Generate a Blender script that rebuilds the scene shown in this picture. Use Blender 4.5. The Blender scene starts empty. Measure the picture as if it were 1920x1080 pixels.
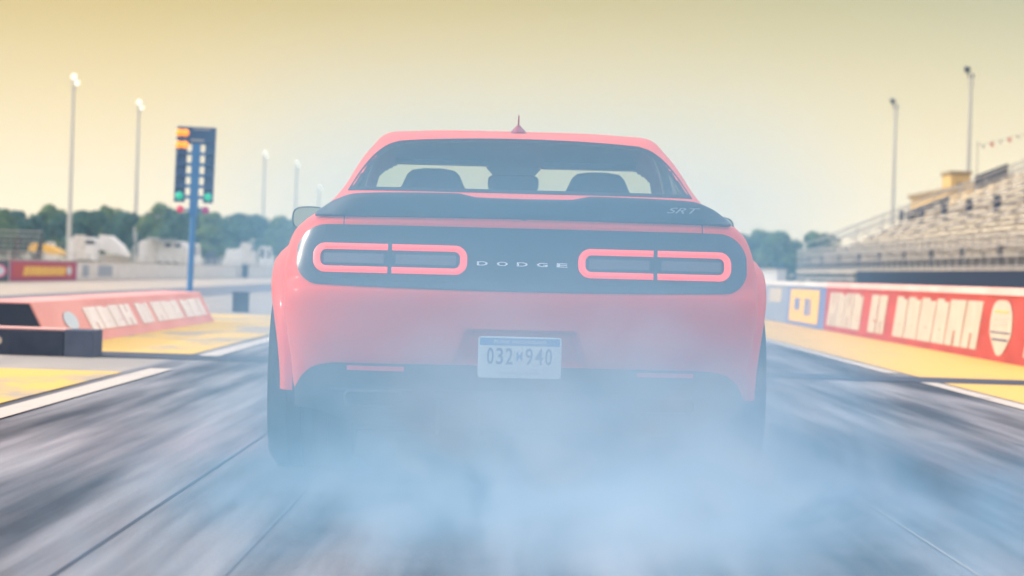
import bpy, bmesh, math, random
import numpy as np
from mathutils import Vector, Matrix, noise
R = math.radians
S = bpy.context.scene
COL = S.collection
# ------------------------------------------------------------------ camera
F = 5660.0 / 1920.0            # focal length / sensor width
H = 0.79
ROLL = R(1.8)
cam_d = bpy.data.cameras.new('camera')
cam = bpy.data.objects.new('camera', cam_d)
COL.objects.link(cam)
cam_d.sensor_width = 36.0
cam_d.lens = 36.0 * F
cam_d.clip_end = 5000
cam_d.dof.use_dof = True
cam_d.dof.focus_distance = 11.3
cam_d.dof.aperture_fstop = 5.0
cam.matrix_world = (Matrix.Translation((0, 0, H)) @ Matrix.Rotation(-5 / 5660, 4, 'Z')
                    @ Matrix.Rotation(R(90) - 28 / 5660, 4, 'X') @ Matrix.Rotation(ROLL, 4, 'Z'))
S.camera = cam


def at(px, py, Y):
    """world X, Z of a photo pixel at distance Y"""
    dx, dy = px - 955, py - 512
    c, s = math.cos(ROLL), math.sin(ROLL)
    X = dx * c + dy * s
    D = -dx * s + dy * c
    return X * Y / 5660, H - D * Y / 5660


# ------------------------------------------------------------------ materials
def mat(name, color, rough=0.6, metal=0.0, coat=0.0, emit=None, estr=0.0, spec=0.5):
    m = bpy.data.materials.new(name)
    m.use_nodes = True
    b = m.node_tree.nodes['Principled BSDF']
    b.inputs['Base Color'].default_value = (*color, 1)
    b.inputs['Roughness'].default_value = rough
    b.inputs['Metallic'].default_value = metal
    b.inputs['Coat Weight'].default_value = coat
    b.inputs['Coat Roughness'].default_value = 0.05
    b.inputs['Specular IOR Level'].default_value = spec
    if emit:
        b.inputs['Emission Color'].default_value = (*emit, 1)
        b.inputs['Emission Strength'].default_value = estr
    return m


def nd(m, t, **kw):
    n = m.node_tree.nodes.new(t)
    for k, v in kw.items():
        setattr(n, k, v)
    return n


def lk(m, a, b):
    m.node_tree.links.new(a, b)


def ramp(m, stops, interp='LINEAR'):
    n = nd(m, 'ShaderNodeValToRGB')
    cr = n.color_ramp
    cr.interpolation = interp
    while len(cr.elements) < len(stops):
        cr.elements.new(0.5)
    for e, (p, c) in zip(cr.elements, stops):
        e.position = p
        e.color = (*c, 1) if len(c) == 3 else (c[0], c[0], c[0], 1)
    return n


def noisy(name, c1, c2, scale=(1, 1, 1), nscale=4.0, rough=(0.6, 0.8), detail=6, lo=0.35, hi=0.65, bump=0.0, spec=0.12, metal=0.0):
    m = mat(name, c1, spec=spec, metal=metal)
    b = m.node_tree.nodes['Principled BSDF']
    tc = nd(m, 'ShaderNodeTexCoord')
    mp = nd(m, 'ShaderNodeMapping')
    mp.inputs['Scale'].default_value = scale
    nz = nd(m, 'ShaderNodeTexNoise')
    nz.inputs['Scale'].default_value = nscale
    nz.inputs['Detail'].default_value = detail
    lk(m, tc.outputs['Object'], mp.inputs['Vector'])
    lk(m, mp.outputs[0], nz.inputs['Vector'])
    r = ramp(m, [(lo, c1), (hi, c2)])
    lk(m, nz.outputs[0], r.inputs[0])
    lk(m, r.outputs[0], b.inputs['Base Color'])
    rr = ramp(m, [(lo, (rough[0],)), (hi, (rough[1],))])
    lk(m, nz.outputs[0], rr.inputs[0])
    lk(m, rr.outputs[0], b.inputs['Roughness'])
    if bump:
        bp = nd(m, 'ShaderNodeBump')
        bp.inputs['Strength'].default_value = bump
        bp.inputs['Distance'].default_value = 0.02
        lk(m, nz.outputs[0], bp.inputs['Height'])
        lk(m, bp.outputs[0], b.inputs['Normal'])
    return m


M = {}
# ------------------------------------------------------------------ mesh helpers
class MB:
    def __init__(s):
        s.v, s.f = [], []

    def add(s, vs, fs):
        o = len(s.v)
        s.v += [tuple(v) for v in vs]
        s.f += [tuple(o + i for i in f) for f in fs]
        return s

    def box(s, x0, x1, y0, y1, z0, z1):
        vs = [(x, y, z) for z in (z0, z1) for y in (y0, y1) for x in (x0, x1)]
        return s.add(vs, [(0, 2, 3, 1), (4, 5, 7, 6), (0, 1, 5, 4), (2, 6, 7, 3), (0, 4, 6, 2), (1, 3, 7, 5)])

    def prism(s, poly, axis, a0, a1):
        """poly of 2D points extruded along axis between a0 and a1"""
        n = len(poly)
        def P(p, a):
            return {'x': (a, p[0], p[1]), 'y': (p[0], a, p[1]), 'z': (p[0], p[1], a)}[axis]
        vs = [P(p, a0) for p in poly] + [P(p, a1) for p in poly]
        fs = [tuple(range(n))[::-1], tuple(range(n, 2 * n))] + [(i, (i + 1) % n, n + (i + 1) % n, n + i) for i in range(n)]
        return s.add(vs, fs)

    def tube(s, p0, p1, r0, r1=None, n=10, caps=True):
        r1 = r0 if r1 is None else r1
        p0, p1 = Vector(p0), Vector(p1)
        d = (p1 - p0).normalized()
        a = d.orthogonal().normalized()
        b = d.cross(a)
        vs = []
        for p, r in ((p0, r0), (p1, r1)):
            for i in range(n):
                t = 2 * math.pi * i / n
                vs.append(p + (a * math.cos(t) + b * math.sin(t)) * r)
        fs = [(i, (i + 1) % n, n + (i + 1) % n, n + i) for i in range(n)]
        if caps:
            fs += [tuple(range(n))[::-1], tuple(range(n, 2 * n))]
        return s.add(vs, fs)

    def lathe(s, prof, c, axis='x', n=48, close=False):
        """prof list of (a, r): position along the axis, radius"""
        vs = []
        for a, r in prof:
            for i in range(n):
                t = 2 * math.pi * i / n
                q = (r * math.cos(t), r * math.sin(t))
                vs.append({'x': (c[0] + a, c[1] + q[0], c[2] + q[1]), 'z': (c[0] + q[0], c[1] + q[1], c[2] + a),
                           'y': (c[0] + q[0], c[1] + a, c[2] + q[1])}[axis])
        m = len(prof)
        fs = []
        for j in range(m - 1 + (1 if close else 0)):
            k = (j + 1) % m
            for i in range(n):
                fs.append((j * n + i, j * n + (i + 1) % n, k * n + (i + 1) % n, k * n + i))
        return s.add(vs, fs)

    def grid(s, rows, flip=False, keep=None, closed=False):
        """rows: list of equal-length rows of points"""
        n = len(rows[0])
        vs = [p for r in rows for p in r]
        fs = []
        for j in range(len(rows) - 1):
            for i in range(n - (0 if closed else 1)):
                k = (i + 1) % n
                f = (j * n + i, j * n + k, (j + 1) * n + k, (j + 1) * n + i)
                if keep and not keep(*[sum(vs[q][a] for q in f) / 4 for a in range(3)]):
                    continue
                fs.append(f[::-1] if flip else f)
        return s.add(vs, fs)

    def build(s, name, material, parent=None, smooth=False, recalc=True, bevel=0.0, loc=None, merge=0.0, angle=40):
        me = bpy.data.meshes.new(name)
        bm = bmesh.new()
        bv = [bm.verts.new(v) for v in s.v]
        for f in s.f:
            try:
                bm.faces.new([bv[i] for i in f])
            except ValueError:
                pass
        if merge:
            bmesh.ops.remove_doubles(bm, verts=bm.verts, dist=merge)
        loose = [v for v in bm.verts if not v.link_faces]
        bmesh.ops.delete(bm, geom=loose, context='VERTS')
        if recalc:
            bmesh.ops.recalc_face_normals(bm, faces=bm.faces)
        if bevel:
            eds = [e for e in bm.edges if len(e.link_faces) == 2 and e.calc_face_angle(0) > R(30)]
            bmesh.ops.bevel(bm, geom=eds, offset=bevel, segments=2, profile=0.6, affect='EDGES', clamp_overlap=True)
        if smooth:
            for f in bm.faces:
                f.smooth = True
            for e in bm.edges:
                if len(e.link_faces) == 2 and e.calc_face_angle(0) > R(angle):
                    e.smooth = False
        bm.to_mesh(me)
        bm.free()
        me.materials.append(material if not isinstance(material, str) else M[material])
        o = bpy.data.objects.new(name, me)
        COL.objects.link(o)
        if parent:
            o.parent = parent
        if loc:
            o.location = loc
        return o


def tag(o, label=None, cat=None, group=None, kind=None):
    if label: o['label'] = label
    if cat: o['category'] = cat
    if group: o['group'] = group
    if kind: o['kind'] = kind
    return o


def thing(name, label, cat, loc=(0, 0, 0), rz=0, group=None):
    o = bpy.data.objects.new(name, None)
    o.empty_display_size = 0.3
    COL.objects.link(o)
    o.location = loc
    o.rotation_euler = (0, 0, rz)
    return tag(o, label, cat, group)


def copy_tree(o, parent=None):
    c = o.copy()
    COL.objects.link(c)
    if parent:
        c.parent = parent
    for ch in list(o.children):
        copy_tree(ch, c)
    return c


def ip(xs, ys):
    """monotone cubic interpolation"""
    xs, ys = np.array(xs, float), np.array(ys, float)
    h = np.diff(xs); d = np.diff(ys) / h
    m = np.zeros(len(xs))
    m[0], m[-1] = d[0], d[-1]
    for i in range(1, len(xs) - 1):
        m[i] = 0 if d[i - 1] * d[i] <= 0 else 2 * d[i - 1] * d[i] / (d[i - 1] + d[i])
    def f(x):
        x = min(max(x, xs[0]), xs[-1])
        i = min(int(np.searchsorted(xs, x, 'right')) - 1, len(xs) - 2)
        t = (x - xs[i]) / h[i]
        return float((2 * t**3 - 3 * t**2 + 1) * ys[i] + (t**3 - 2 * t**2 + t) * h[i] * m[i]
                     + (-2 * t**3 + 3 * t**2) * ys[i + 1] + (t**3 - t**2) * h[i] * m[i + 1])
    return f


def text_tris(s, w, h, shear=0.0, bold=0.0):
    """verts (x,z) in a w x h box centred on 0, and faces"""
    cu = bpy.data.curves.new('t', 'FONT')
    cu.body = s
    cu.shear = shear
    cu.offset = bold
    o = bpy.data.objects.new('t', cu)
    COL.objects.link(o)
    dg = bpy.context.evaluated_depsgraph_get()
    me = bpy.data.meshes.new_from_object(o.evaluated_get(dg))
    vs = [(v.co.x, v.co.y) for v in me.vertices]
    fs = [tuple(p.vertices) for p in me.polygons]
    bpy.data.objects.remove(o)
    bpy.data.curves.remove(cu)
    bpy.data.meshes.remove(me)
    x0, x1 = min(v[0] for v in vs), max(v[0] for v in vs)
    z0, z1 = min(v[1] for v in vs), max(v[1] for v in vs)
    return [((x - (x0 + x1) / 2) / (x1 - x0) * w, (z - (z0 + z1) / 2) / (z1 - z0) * h) for x, z in vs], fs


def text_mb(s, w, h, place, shear=0.0, thick=0.0, bold=0.0):
    """place(x,z,off)->3D point. front faces plus an outline wall"""
    vs, fs = text_tris(s, w, h, shear, bold)
    mb = MB()
    n = len(vs)
    V = [place(x, z, thick) for x, z in vs] + [place(x, z, 0) for x, z in vs]
    FS = list(fs)
    cnt = {}
    for f in fs:
        for i in range(len(f)):
            a, b = f[i], f[(i + 1) % len(f)]
            cnt.setdefault(frozenset((a, b)), []).append((a, b))
    for k, v in cnt.items():
        if len(v) == 1:
            a, b = v[0]
            FS.append((b, a, a + n, b + n))
    mb.add(V, FS)
    return mb


# ------------------------------------------------------------------ world + sun
w = bpy.data.worlds.new('World')
S.world = w
w.use_nodes = True
nt = w.node_tree
bg = nt.nodes['Background']
SUN_EL, SUN_AZ = R(24), R(-82)        # azimuth from +Y, negative = to the left
sky = nt.nodes.new('ShaderNodeTexSky')
sky.sky_type = 'NISHITA'
sky.sun_disc = False
sky.sun_elevation = SUN_EL
sky.sun_rotation = SUN_AZ
sky.dust_density = 2.0
class W_:
    node_tree = nt
tc = nd(W_, 'ShaderNodeTexCoord')
sep = nd(W_, 'ShaderNodeSeparateXYZ')
lk(W_, tc.outputs['Generated'], sep.inputs[0])
def mth(m, op, a, b=None, c=None, clamp=False):
    n = nd(m, 'ShaderNodeMath', operation=op)
    n.use_clamp = clamp
    for i, v in enumerate((a, b, c)):
        if v is None: continue
        if isinstance(v, (int, float)): n.inputs[i].default_value = v
        else: lk(m, v, n.inputs[i])
    return n.outputs[0]
def mix(m, f, a, b, mode='MIX'):
    n = nd(m, 'ShaderNodeMix', data_type='RGBA', blend_type=mode)
    for sck, v in ((n.inputs[0], f), (n.inputs[6], a), (n.inputs[7], b)):
        if isinstance(v, (int, float)): sck.default_value = v
        elif isinstance(v, tuple): sck.default_value = (*v, 1)
        else: lk(m, v, sck)
    return n.outputs[2]
zz, xx = sep.outputs[2], sep.outputs[0]
SKY_HOR = (0.70, 0.56, 0.35)
SKY_L = (0.345, 0.258, 0.083)
SKY_R = (0.300, 0.288, 0.178)
az = mth(W_, 'MULTIPLY_ADD', xx, 3.2, 0.42, clamp=True)
top = mix(W_, az, SKY_L, SKY_R)
el = mth(W_, 'MULTIPLY', zz, 10.5, clamp=True)
el = mth(W_, 'POWER', el, 1.15)
near = mix(W_, el, SKY_HOR, top)
hi = mth(W_, 'MULTIPLY_ADD', zz, 4.5, -0.55, clamp=True)
nish = mix(W_, 1.0, sky.outputs[0], (0.10, 0.10, 0.11), 'MULTIPLY')
nish = mix(W_, 1.0, nish, (0.60, 0.51, 0.455), 'ADD')   # constant warm fill added in the unseen upper sky to brighten shaded faces
fin = mix(W_, hi, near, nish)
nt.links.new(fin, bg.inputs['Color'])
bg.inputs['Strength'].default_value = 1.0

sd = bpy.data.lights.new('sun', 'SUN')
sd.energy = 0.9
sd.angle = R(0.5)
sd.color = (1.0, 0.90, 0.74)
so = bpy.data.objects.new('sun', sd)
COL.objects.link(so)
d = Vector((math.sin(SUN_AZ) * math.cos(SUN_EL), math.cos(SUN_AZ) * math.cos(SUN_EL), math.sin(SUN_EL)))
so.rotation_euler = d.to_track_quat('Z', 'Y').to_euler()
so.location = (-20, 0, 30)

S.view_settings.view_transform = 'Standard'
S.view_settings.look = 'None'
S.view_settings.exposure = 1.0
S.view_settings.gamma = 1.0
c_ = S.cycles
c_.use_denoising = True
c_.denoiser = 'OPENIMAGEDENOISE'
c_.volume_bounces = 1
c_.max_bounces = 6
c_.transparent_max_bounces = 12
c_.caustics_reflective = False
c_.caustics_refractive = False
c_.volume_step_rate = 3.0
c_.volume_max_steps = 256
c_.use_adaptive_sampling = True
c_.adaptive_threshold = 0.02

# ------------------------------------------------------------------ ground
def sheet(name, x0, x1, y0, y1, z, m, label=None):
    o = MB().add([(x0, y0, z), (x1, y0, z), (x1, y1, z), (x0, y1, z)], [(0, 1, 2, 3)]).build(name, m, recalc=False)
    return tag(o, label, None, None, 'structure')

def track_mat(name, dark, light, rough_lo, rough_hi, sx=1.0, yellow=None):
    """rubbered surface: streaks run along the track"""
    m = mat(name, dark)
    b = m.node_tree.nodes['Principled BSDF']
    tc = nd(m, 'ShaderNodeTexCoord')
    def nz(scale, ns, det=5, dist=0.0):
        mp = nd(m, 'ShaderNodeMapping')
        mp.inputs['Scale'].default_value = scale
        n = nd(m, 'ShaderNodeTexNoise')
        n.inputs['Scale'].default_value = ns
        n.inputs['Detail'].default_value = det
        n.inputs['Distortion'].default_value = dist
        lk(m, tc.outputs['Object'], mp.inputs[0])
        lk(m, mp.outputs[0], n.inputs['Vector'])
        return n.outputs[0]
    a = nz((1, 0.03, 1), 6.5 * sx, 6)       # fine streaks
    c = nz((1, 0.07, 1), 1.7 * sx, 4, 0.25)   # broad patches
    e = nz((1, 0.02, 1), 16 * sx, 3)        # hairline streaks
    f1 = mth(m, 'ADD', mth(m, 'MULTIPLY', a, 0.45), mth(m, 'MULTIPLY', c, 0.65))
    f1 = mth(m, 'ADD', f1, mth(m, 'MULTIPLY', e, 0.16))
    r = ramp(m, [(0.49, dark), (0.59, tuple(x * .72 + y * .28 for x, y in zip(dark, light))), (0.80, light)])
    lk(m, f1, r.inputs[0])
    col = r.outputs[0]
    lk(m, col, b.inputs['Base Color'])
    rr = ramp(m, [(0.45, (rough_lo,)), (0.75, (rough_hi,))])
    lk(m, f1, rr.inputs[0])
    lk(m, rr.outputs[0], b.inputs['Roughness'])
    bp = nd(m, 'ShaderNodeBump')
    bp.inputs['Strength'].default_value = 0.25
    bp.inputs['Distance'].default_value = 0.01
    g = nz((1, 0.35, 1), 60, 3)
    lk(m, mth(m, 'ADD', g, f1), bp.inputs['Height'])
    lk(m, bp.outputs[0], b.inputs['Normal'])
    return m

def worn_paint(name, paint, under, wear=0.5, ns=1.2):
    m = mat(name, paint, rough=0.7, spec=0.12)
    b = m.node_tree.nodes['Principled BSDF']
    tc = nd(m, 'ShaderNodeTexCoord')
    mp = nd(m, 'ShaderNodeMapping'); mp.inputs['Scale'].default_value = (1, 0.3, 1)
    n = nd(m, 'ShaderNodeTexNoise'); n.inputs['Scale'].default_value = ns; n.inputs['Detail'].default_value = 8
    n2 = nd(m, 'ShaderNodeTexNoise'); n2.inputs['Scale'].default_value = 9; n2.inputs['Detail'].default_value = 4
    lk(m, tc.outputs['Object'], mp.inputs[0]); lk(m, mp.outputs[0], n.inputs['Vector']); lk(m, tc.outputs['Object'], n2.inputs['Vector'])
    s_ = mth(m, 'ADD', mth(m, 'MULTIPLY', n.outputs[0], 0.75), mth(m, 'MULTIPLY', n2.outputs[0], 0.25))
    r = ramp(m, [(wear - 0.04, paint), (wear + 0.06, under)])
    lk(m, s_, r.inputs[0])
    lk(m, r.outputs[0], b.inputs['Base Color'])
    return m

M['asphalt'] = track_mat('rubbered asphalt', (0.030, 0.032, 0.044), (0.36, 0.36, 0.37), 0.6, 0.9)
M['asphalt'].node_tree.nodes['Principled BSDF'].inputs['Specular IOR Level'].default_value = .07
M['asphalt2'] = track_mat('asphalt return lane', (0.08, 0.09, 0.12), (0.16, 0.17, 0.19), 0.5, 0.8)
M['concrete'] = noisy('track concrete', (0.30, 0.28, 0.25), (0.40, 0.37, 0.32), (1, .2, 1), 1.5)
M['pale_concrete'] = noisy('pale concrete', (0.40, 0.35, 0.28), (0.48, 0.42, 0.33), (1, .2, 1), 0.8)
M['yellow'] = worn_paint('worn yellow paint', (0.74, 0.50, 0.12), (0.42, 0.36, 0.27), 0.52)
M['yellow2'] = worn_paint('yellow paint', (0.78, 0.50, 0.13), (0.50, 0.38, 0.22), 0.62)
M['white_line'] = worn_paint('white line paint', (0.58, 0.53, 0.45), (0.30, 0.28, 0.26), 0.64, 3)
M['strip_seam'] = noisy('dark strip and seam', (0.035, 0.045, 0.07), (0.07, 0.08, 0.11), (1, 1, 1), 6)  # dark blue grey, shared by the crosswise strip and one lane seam
M['grass'] = noisy('infield ground', (0.10, 0.12, 0.06), (0.20, 0.19, 0.11), (1, 1, 1), 0.4)
M['dirt'] = noisy('gravel lot', (0.30, 0.28, 0.25), (0.42, 0.39, 0.34), (1, 1, 1), 0.3)

sheet('ground', -600, 600, -60, 1500, -0.012, 'grass')
sheet('paddock_ground', -150, -16.4, 60, 420, -0.006, 'dirt')
sheet('stand_apron_ground', 5.6, 120, -20, 420, -0.006, 'dirt')
sheet('track_surface', -2.75, 3.6, -20, 600, 0.0, 'asphalt')
sheet('median_concrete_surface', -7.2, -2.75, -20, 600, 0.0, 'concrete')
sheet('far_lane_surface', -10.4, -7.2, -20, 600, 0.0, 'asphalt2')
sheet('shutdown_concrete_surface', -16.2, -10.4, -20, 600, 0.0, 'pale_concrete')
sheet('wall_edge_surface', 3.6, 5.6, -20, 600, 0.0, 'concrete')
sheet('yellow_verge_marking', -6.4, -2.72, 8, 21.4, 0.004, 'yellow')
sheet('yellow_verge_marking', -6.4, -2.72, 26.0, 47.3, 0.004, 'yellow')
sheet('yellow_verge_marking', 3.56, 5.26, 8, 24.6, 0.004, 'yellow2')
sheet('yellow_verge_marking', 3.56, 5.26, 26.0, 130, 0.004, 'yellow2')
sheet('lane_edge_line', -2.62, -2.45, 6, 22.2, 0.008, 'white_line')
sheet('lane_edge_line', -2.62, -2.45, 25.6, 400, 0.008, 'white_line')
sheet('lane_edge_line', 3.36, 3.50, 6, 24.5, 0.008, 'white_line')
sheet('lane_edge_line', 3.36, 3.50, 26.8, 400, 0.008, 'white_line')
sheet('crosswise_dark_strip', -6.4, 5.26, 24.6, 26.0, 0.006, 'strip_seam')  # dark bluish band right across the track, filling the gap in the lines
sheet('lane_seam', -1.119, -1.109, 4, 60, 0.0035, 'strip_seam')
sheet('lane_seam', -0.702, -0.694, 4, 60, 0.0035, 'asphalt2')
sheet('lane_seam', 1.305, 1.315, 4, 60, 0.0035, 'concrete')

# ------------------------------------------------------------------ paints and plastics
def mk_paint():
    m = mat('coral red car paint', (0.84, 0.09, 0.07), 0.42, coat=0.0, spec=.06)
    b = m.node_tree.nodes['Principled BSDF']
    g = nd(m, 'ShaderNodeNewGeometry')
    c = mix(m, g.outputs['Backfacing'], (0.82, 0.095, 0.030), (0.012, 0.013, 0.016))
    lk(m, c, b.inputs['Base Color'])
    b.inputs['Coat Roughness'].default_value = .12
    cw = mth(m, 'MULTIPLY', mth(m, 'SUBTRACT', 1.0, g.outputs['Backfacing']), .09)
    lk(m, cw, b.inputs['Coat Weight'])
    return m
M['paint'] = mk_paint()
M['black_gloss'] = mat('gloss black plastic', (0.012, 0.014, 0.018), 0.22)
M['black'] = mat('matt black plastic', (0.015, 0.017, 0.02), 0.55)
M['rubber'] = noisy('tyre rubber', (0.015, 0.016, 0.02), (0.03, 0.031, 0.035), (1, 1, 1), 8, (0.7, 0.9))
M['chrome'] = mat('satin chrome', (0.75, 0.75, 0.78), 0.2, 1.0)
M['tip'] = mat('dark exhaust tip', (0.05, 0.05, 0.055), 0.55, .3)  # dull dark metal, toned down so the tips fade into the smoke
M['frit'] = mat('black window border', (.008, .009, .011), .6, spec=.1)
M['badge'] = mat('grey badge', (0.34, 0.36, 0.40), 0.45, 0.2)
M['letter'] = mat('white metal letters', (0.85, 0.82, 0.78), 0.4, 0.0)
M['alloy'] = mat('dark alloy', (0.05, 0.05, 0.055), 0.35, 0.8)
M['lamp'] = mat('lit tail lamp', (0.8, 0.05, 0.02), 0.25, coat=1, emit=(1.0, 0.07, 0.012), estr=0.62)
M['reflector'] = mat('red reflector', (0.8, 0.06, 0.06), 0.2, coat=1)
M['reverse'] = mat('reverse lamp lens', (0.13, 0.10, 0.10), 0.25)
M['mirror'] = mat('mirror glass', (.35, .42, .42), .08, .9)
M['plate'] = mat('plate white', (0.80, 0.79, 0.74), 0.45)
M['plate_blue'] = mat('plate blue', (0.09, 0.24, 0.50), 0.45)
M['plate_num'] = mat('plate numerals', (0.05, 0.13, 0.27), 0.45)
M['seat'] = noisy('dark seat cloth', (0.02, 0.022, 0.027), (0.035, 0.036, 0.04), (1, 1, 1), 20)
def mk_glass(name, tint, refl=0.07):
    m = bpy.data.materials.new(name); m.use_nodes = True
    n = m.node_tree.nodes; n.clear()
    out = n.new('ShaderNodeOutputMaterial'); t = n.new('ShaderNodeBsdfTransparent'); g = n.new('ShaderNodeBsdfGlossy')
    mx = n.new('ShaderNodeMixShader'); fr = n.new('ShaderNodeLayerWeight')
    fr.inputs[0].default_value = 0.12
    t.inputs[0].default_value = (*tint, 1); g.inputs['Roughness'].default_value = 0.03
    lk(m, mth(m, 'MULTIPLY_ADD', fr.outputs['Fresnel'], 0.35, refl), mx.inputs[0])
    lk(m, t.outputs[0], mx.inputs[1]); lk(m, g.outputs[0], mx.inputs[2]); lk(m, mx.outputs[0], out.inputs[0])
    return m
M['glass'] = mk_glass('rear glass', (0.78, 0.98, 0.84), 0.0)
M['windshield'] = mk_glass('windshield glass', (0.84, 1.0, 0.86), 0.01)
M['side_glass'] = mk_glass('side glass', (0.03, 0.045, 0.045), 0.05)

# ------------------------------------------------------------------ the car
YB = 11.05
car = thing('muscle_car', 'coral red two-door muscle car seen from behind, its rear wheels in blue tyre smoke', 'car', (0.052, YB, 0), R(0.4))
car.rotation_euler = (0, R(-0.35), R(0.7))
wl = ip([.18, .30, .35, .45, .55, .69, .775, .866, .937, .985], [.80, .83, .845, .855, .872, .888, .888, .872, .845, .80])
y0 = ip([.18, .30, .36, .45, .55, .66, .712, .735, .752, .94, .965, .985], [.22, .10, .05, .006, -.008, -.004, .008, .032, .048, .082, .078, .092])
DR, PR = 0.30, 3.3
def sstep(a, b, x):
    t = min(max((x - a) / (b - a), 0), 1)
    return t * t * (3 - 2 * t)
def plate_recess(x, z):
    hw = 0.185 + (0.60 - z) * 0.36
    a = 1 - sstep(hw - 0.012, hw + 0.012, abs(x))
    b = 1 - sstep(0.571, 0.583, z)
    return 0.045 * a * b * sstep(0.43, 0.47, z)
def fy(x, z):
    ww = wl(z)
    r = min(abs(x) / ww, 1)
    return y0(z) + DR * (1 - max(1 - r ** PR, 0) ** (1 / PR)) + plate_recess(x, z)
side = ip([.2, .35, .95, 1.6, 2.2, 3.0, 3.9, 4.4, 4.7], [.99, 1.0, 1.05, 1.03, 1.01, 1.015, 1.05, 1.0, .95])
def zdrop(y, z):
    return z * (1 - 0.17 * sstep(3.5, 4.95, y))
def body_half(z):
    pts = []
    ww = wl(z)
    rs = [i / 60 * 0.8 for i in range(61)]
    rs += [0.8 + 0.2 * (1 - (1 - t) ** 2) for t in [i / 14 for i in range(1, 15)]]
    for r in rs:
        x = r * ww
        pts.append((x, fy(x, z)))
    ys = pts[-1][1]
    for i in range(1, 61):
        y = ys + (4.5 - ys) * i / 60
        pts.append((ww * side(y), y))
    wf = ww * side(4.5)
    for i in range(1, 15):
        a = i / 14 * math.pi / 2
        pts.append((wf * math.cos(a) ** (2 / 3), 4.5 + 0.45 * math.sin(a) ** (2 / 3) - 0.12 * abs(z - .55)))
    return [(x, y, zdrop(y, z)) for x, y in pts]
zs = [.18 + (.985 - .18) * i / 72 for i in range(73)]
rows = []
for z in zs:
    h_ = body_half(z)
    rows.append([(-x, y, z_) for x, y, z_ in h_[::-1]] + h_[1:])
WH = [(0.95, 0.365), (3.90, 0.355)]
def keep_body(x, y, z):
    if abs(x) > 0.55:
        for wy, wz in WH:
            if math.hypot(y - wy, z - wz) < 0.415 and (y > 0.42):
                return False
    if z < .30 and y < 0.9: return False
    return True
body = MB().grid(rows, keep=keep_body)
# deck, cowl and bonnet
zc = ip([.0, .10, .25, .5, .8, .93, 1.0, 1.2, 3.4, 3.7, 4.2, 4.6, 4.95], [.985, .99, 1.03, 1.058, 1.090, 1.104, 1.09, .99, .99, 1.0, .95, .90, .80])
half_top = body_half(.985)
crow = []
for i, (x, y, z) in enumerate(half_top):
    row = []
    for k in range(-12, 13):
        t = k / 12
        zz_ = z + (zc(y) - z) * (1 - abs(t) ** 3.5)
        row.append((x * t, y, zz_))
    if x > 1e-4: crow.append(row)
body.grid(crow)
bo = body.build('body', 'paint', car, smooth=True, merge=0.0006, angle=50)

# greenhouse
gw = ip([.95, .985, 1.01, 1.07, 1.14, 1.21, 1.26, 1.33, 1.370, 1.390, 1.400], [.86, .84, .815, .757, .715, .685, .662, .618, .585, .545, .455])
gr = ip([.95, 1.03, 1.10, 1.355, 1.385, 1.400], [.35, .70, .93, 1.70, 1.88, 2.10])
gf = ip([.95, 1.28, 1.33, 1.365, 1.385, 1.400], [3.85, 2.92, 2.76, 2.62, 2.52, 2.40])
GD, GP = 0.55, 4.5
def gy(x, z):
    r = min(abs(x) / gw(z), 1)
    return gr(z) + min(GD, .42 * (gf(z) - gr(z))) * (1 - max(1 - r ** GP, 0) ** (1 / GP))
def gfy(x, z):
    r = min(abs(x) / gw(z), 1)
    return gf(z) - min(.45, .42 * (gf(z) - gr(z))) * (1 - max(1 - r ** 4, 0) ** (1 / 4))
def gh_half(z):
    ww = gw(z)
    pts = []
    for i in range(40):
        r = i / 40 * .9
        pts.append((r * ww, gy(r * ww, z)))
    for i in range(17):
        r = 0.9 + 0.1 * (1 - (1 - i / 16) ** 2)
        pts.append((r * ww, gy(r * ww, z)))
    ya = pts[-1][1]
    fr = []
    for i in range(17):
        r = 0.9 + 0.1 * (1 - (1 - i / 16) ** 2)
        fr.append((r * ww, gfy(r * ww, z)))
    for i in range(40)[::-1]:
        r = i / 40 * .9
        fr.append((r * ww, gfy(r * ww, z)))
    fr = fr[:17][::-1] + fr[17:]
    yb = fr[0][1]
    for i in range(1, 30):
        pts.append((ww, ya + (yb - ya) * i / 30))
    pts += fr
    return [(x, y, z) for x, y in pts]
gz = [.95, .97, .985, 1.0, 1.02, 1.04, 1.06, 1.08, 1.10] + [1.10 + (1.355 - 1.10) * i / 24 for i in range(1, 25)] + [1.362, 1.370, 1.378, 1.385, 1.390, 1.394, 1.397, 1.400]
grow = []
for z in gz:
    h_ = gh_half(z)
    grow.append([(-x, y, z_) for x, y, z_ in h_[::-1]] + h_[1:-1])
# rear glass outline
def gl_zt(x):
    a = abs(x)
    base = 1.357 - 0.02 * (a / .5) ** 2
    if a < .50: return base
    return ip([.50, .545, .59, .65, .695], [1.337, 1.322, 1.288, 1.205, 1.108])(a)
def gl_zb(x):
    return 1.106 if abs(x) < .695 else 1.108
def in_glass(x, y, z, m_):
    return y < 1.95 and z > 1.11 + m_ * .3 and z < gl_zt(abs(x) + m_) - m_ * .5 and abs(x) < .69 - m_ * .5
def is_ws(x, y, z):
    return y > 2.6 and 1.03 < z < 1.285 and abs(x) / gw(z) < .925 - .10 * sstep(1.22, 1.285, z)
def is_side(x, y, z):
    return abs(x) / gw(z) > .985 and 1.03 < z < 1.325 and (1.75 < y < 2.12 or 2.2 < y < 3.0 + (1.2 - z) * 1.0)
gh = MB().grid(grow, keep=lambda x, y, z: not (in_glass(x, y, z, .012) or is_ws(x, y, z) or is_side(x, y, z)), closed=True)
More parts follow.
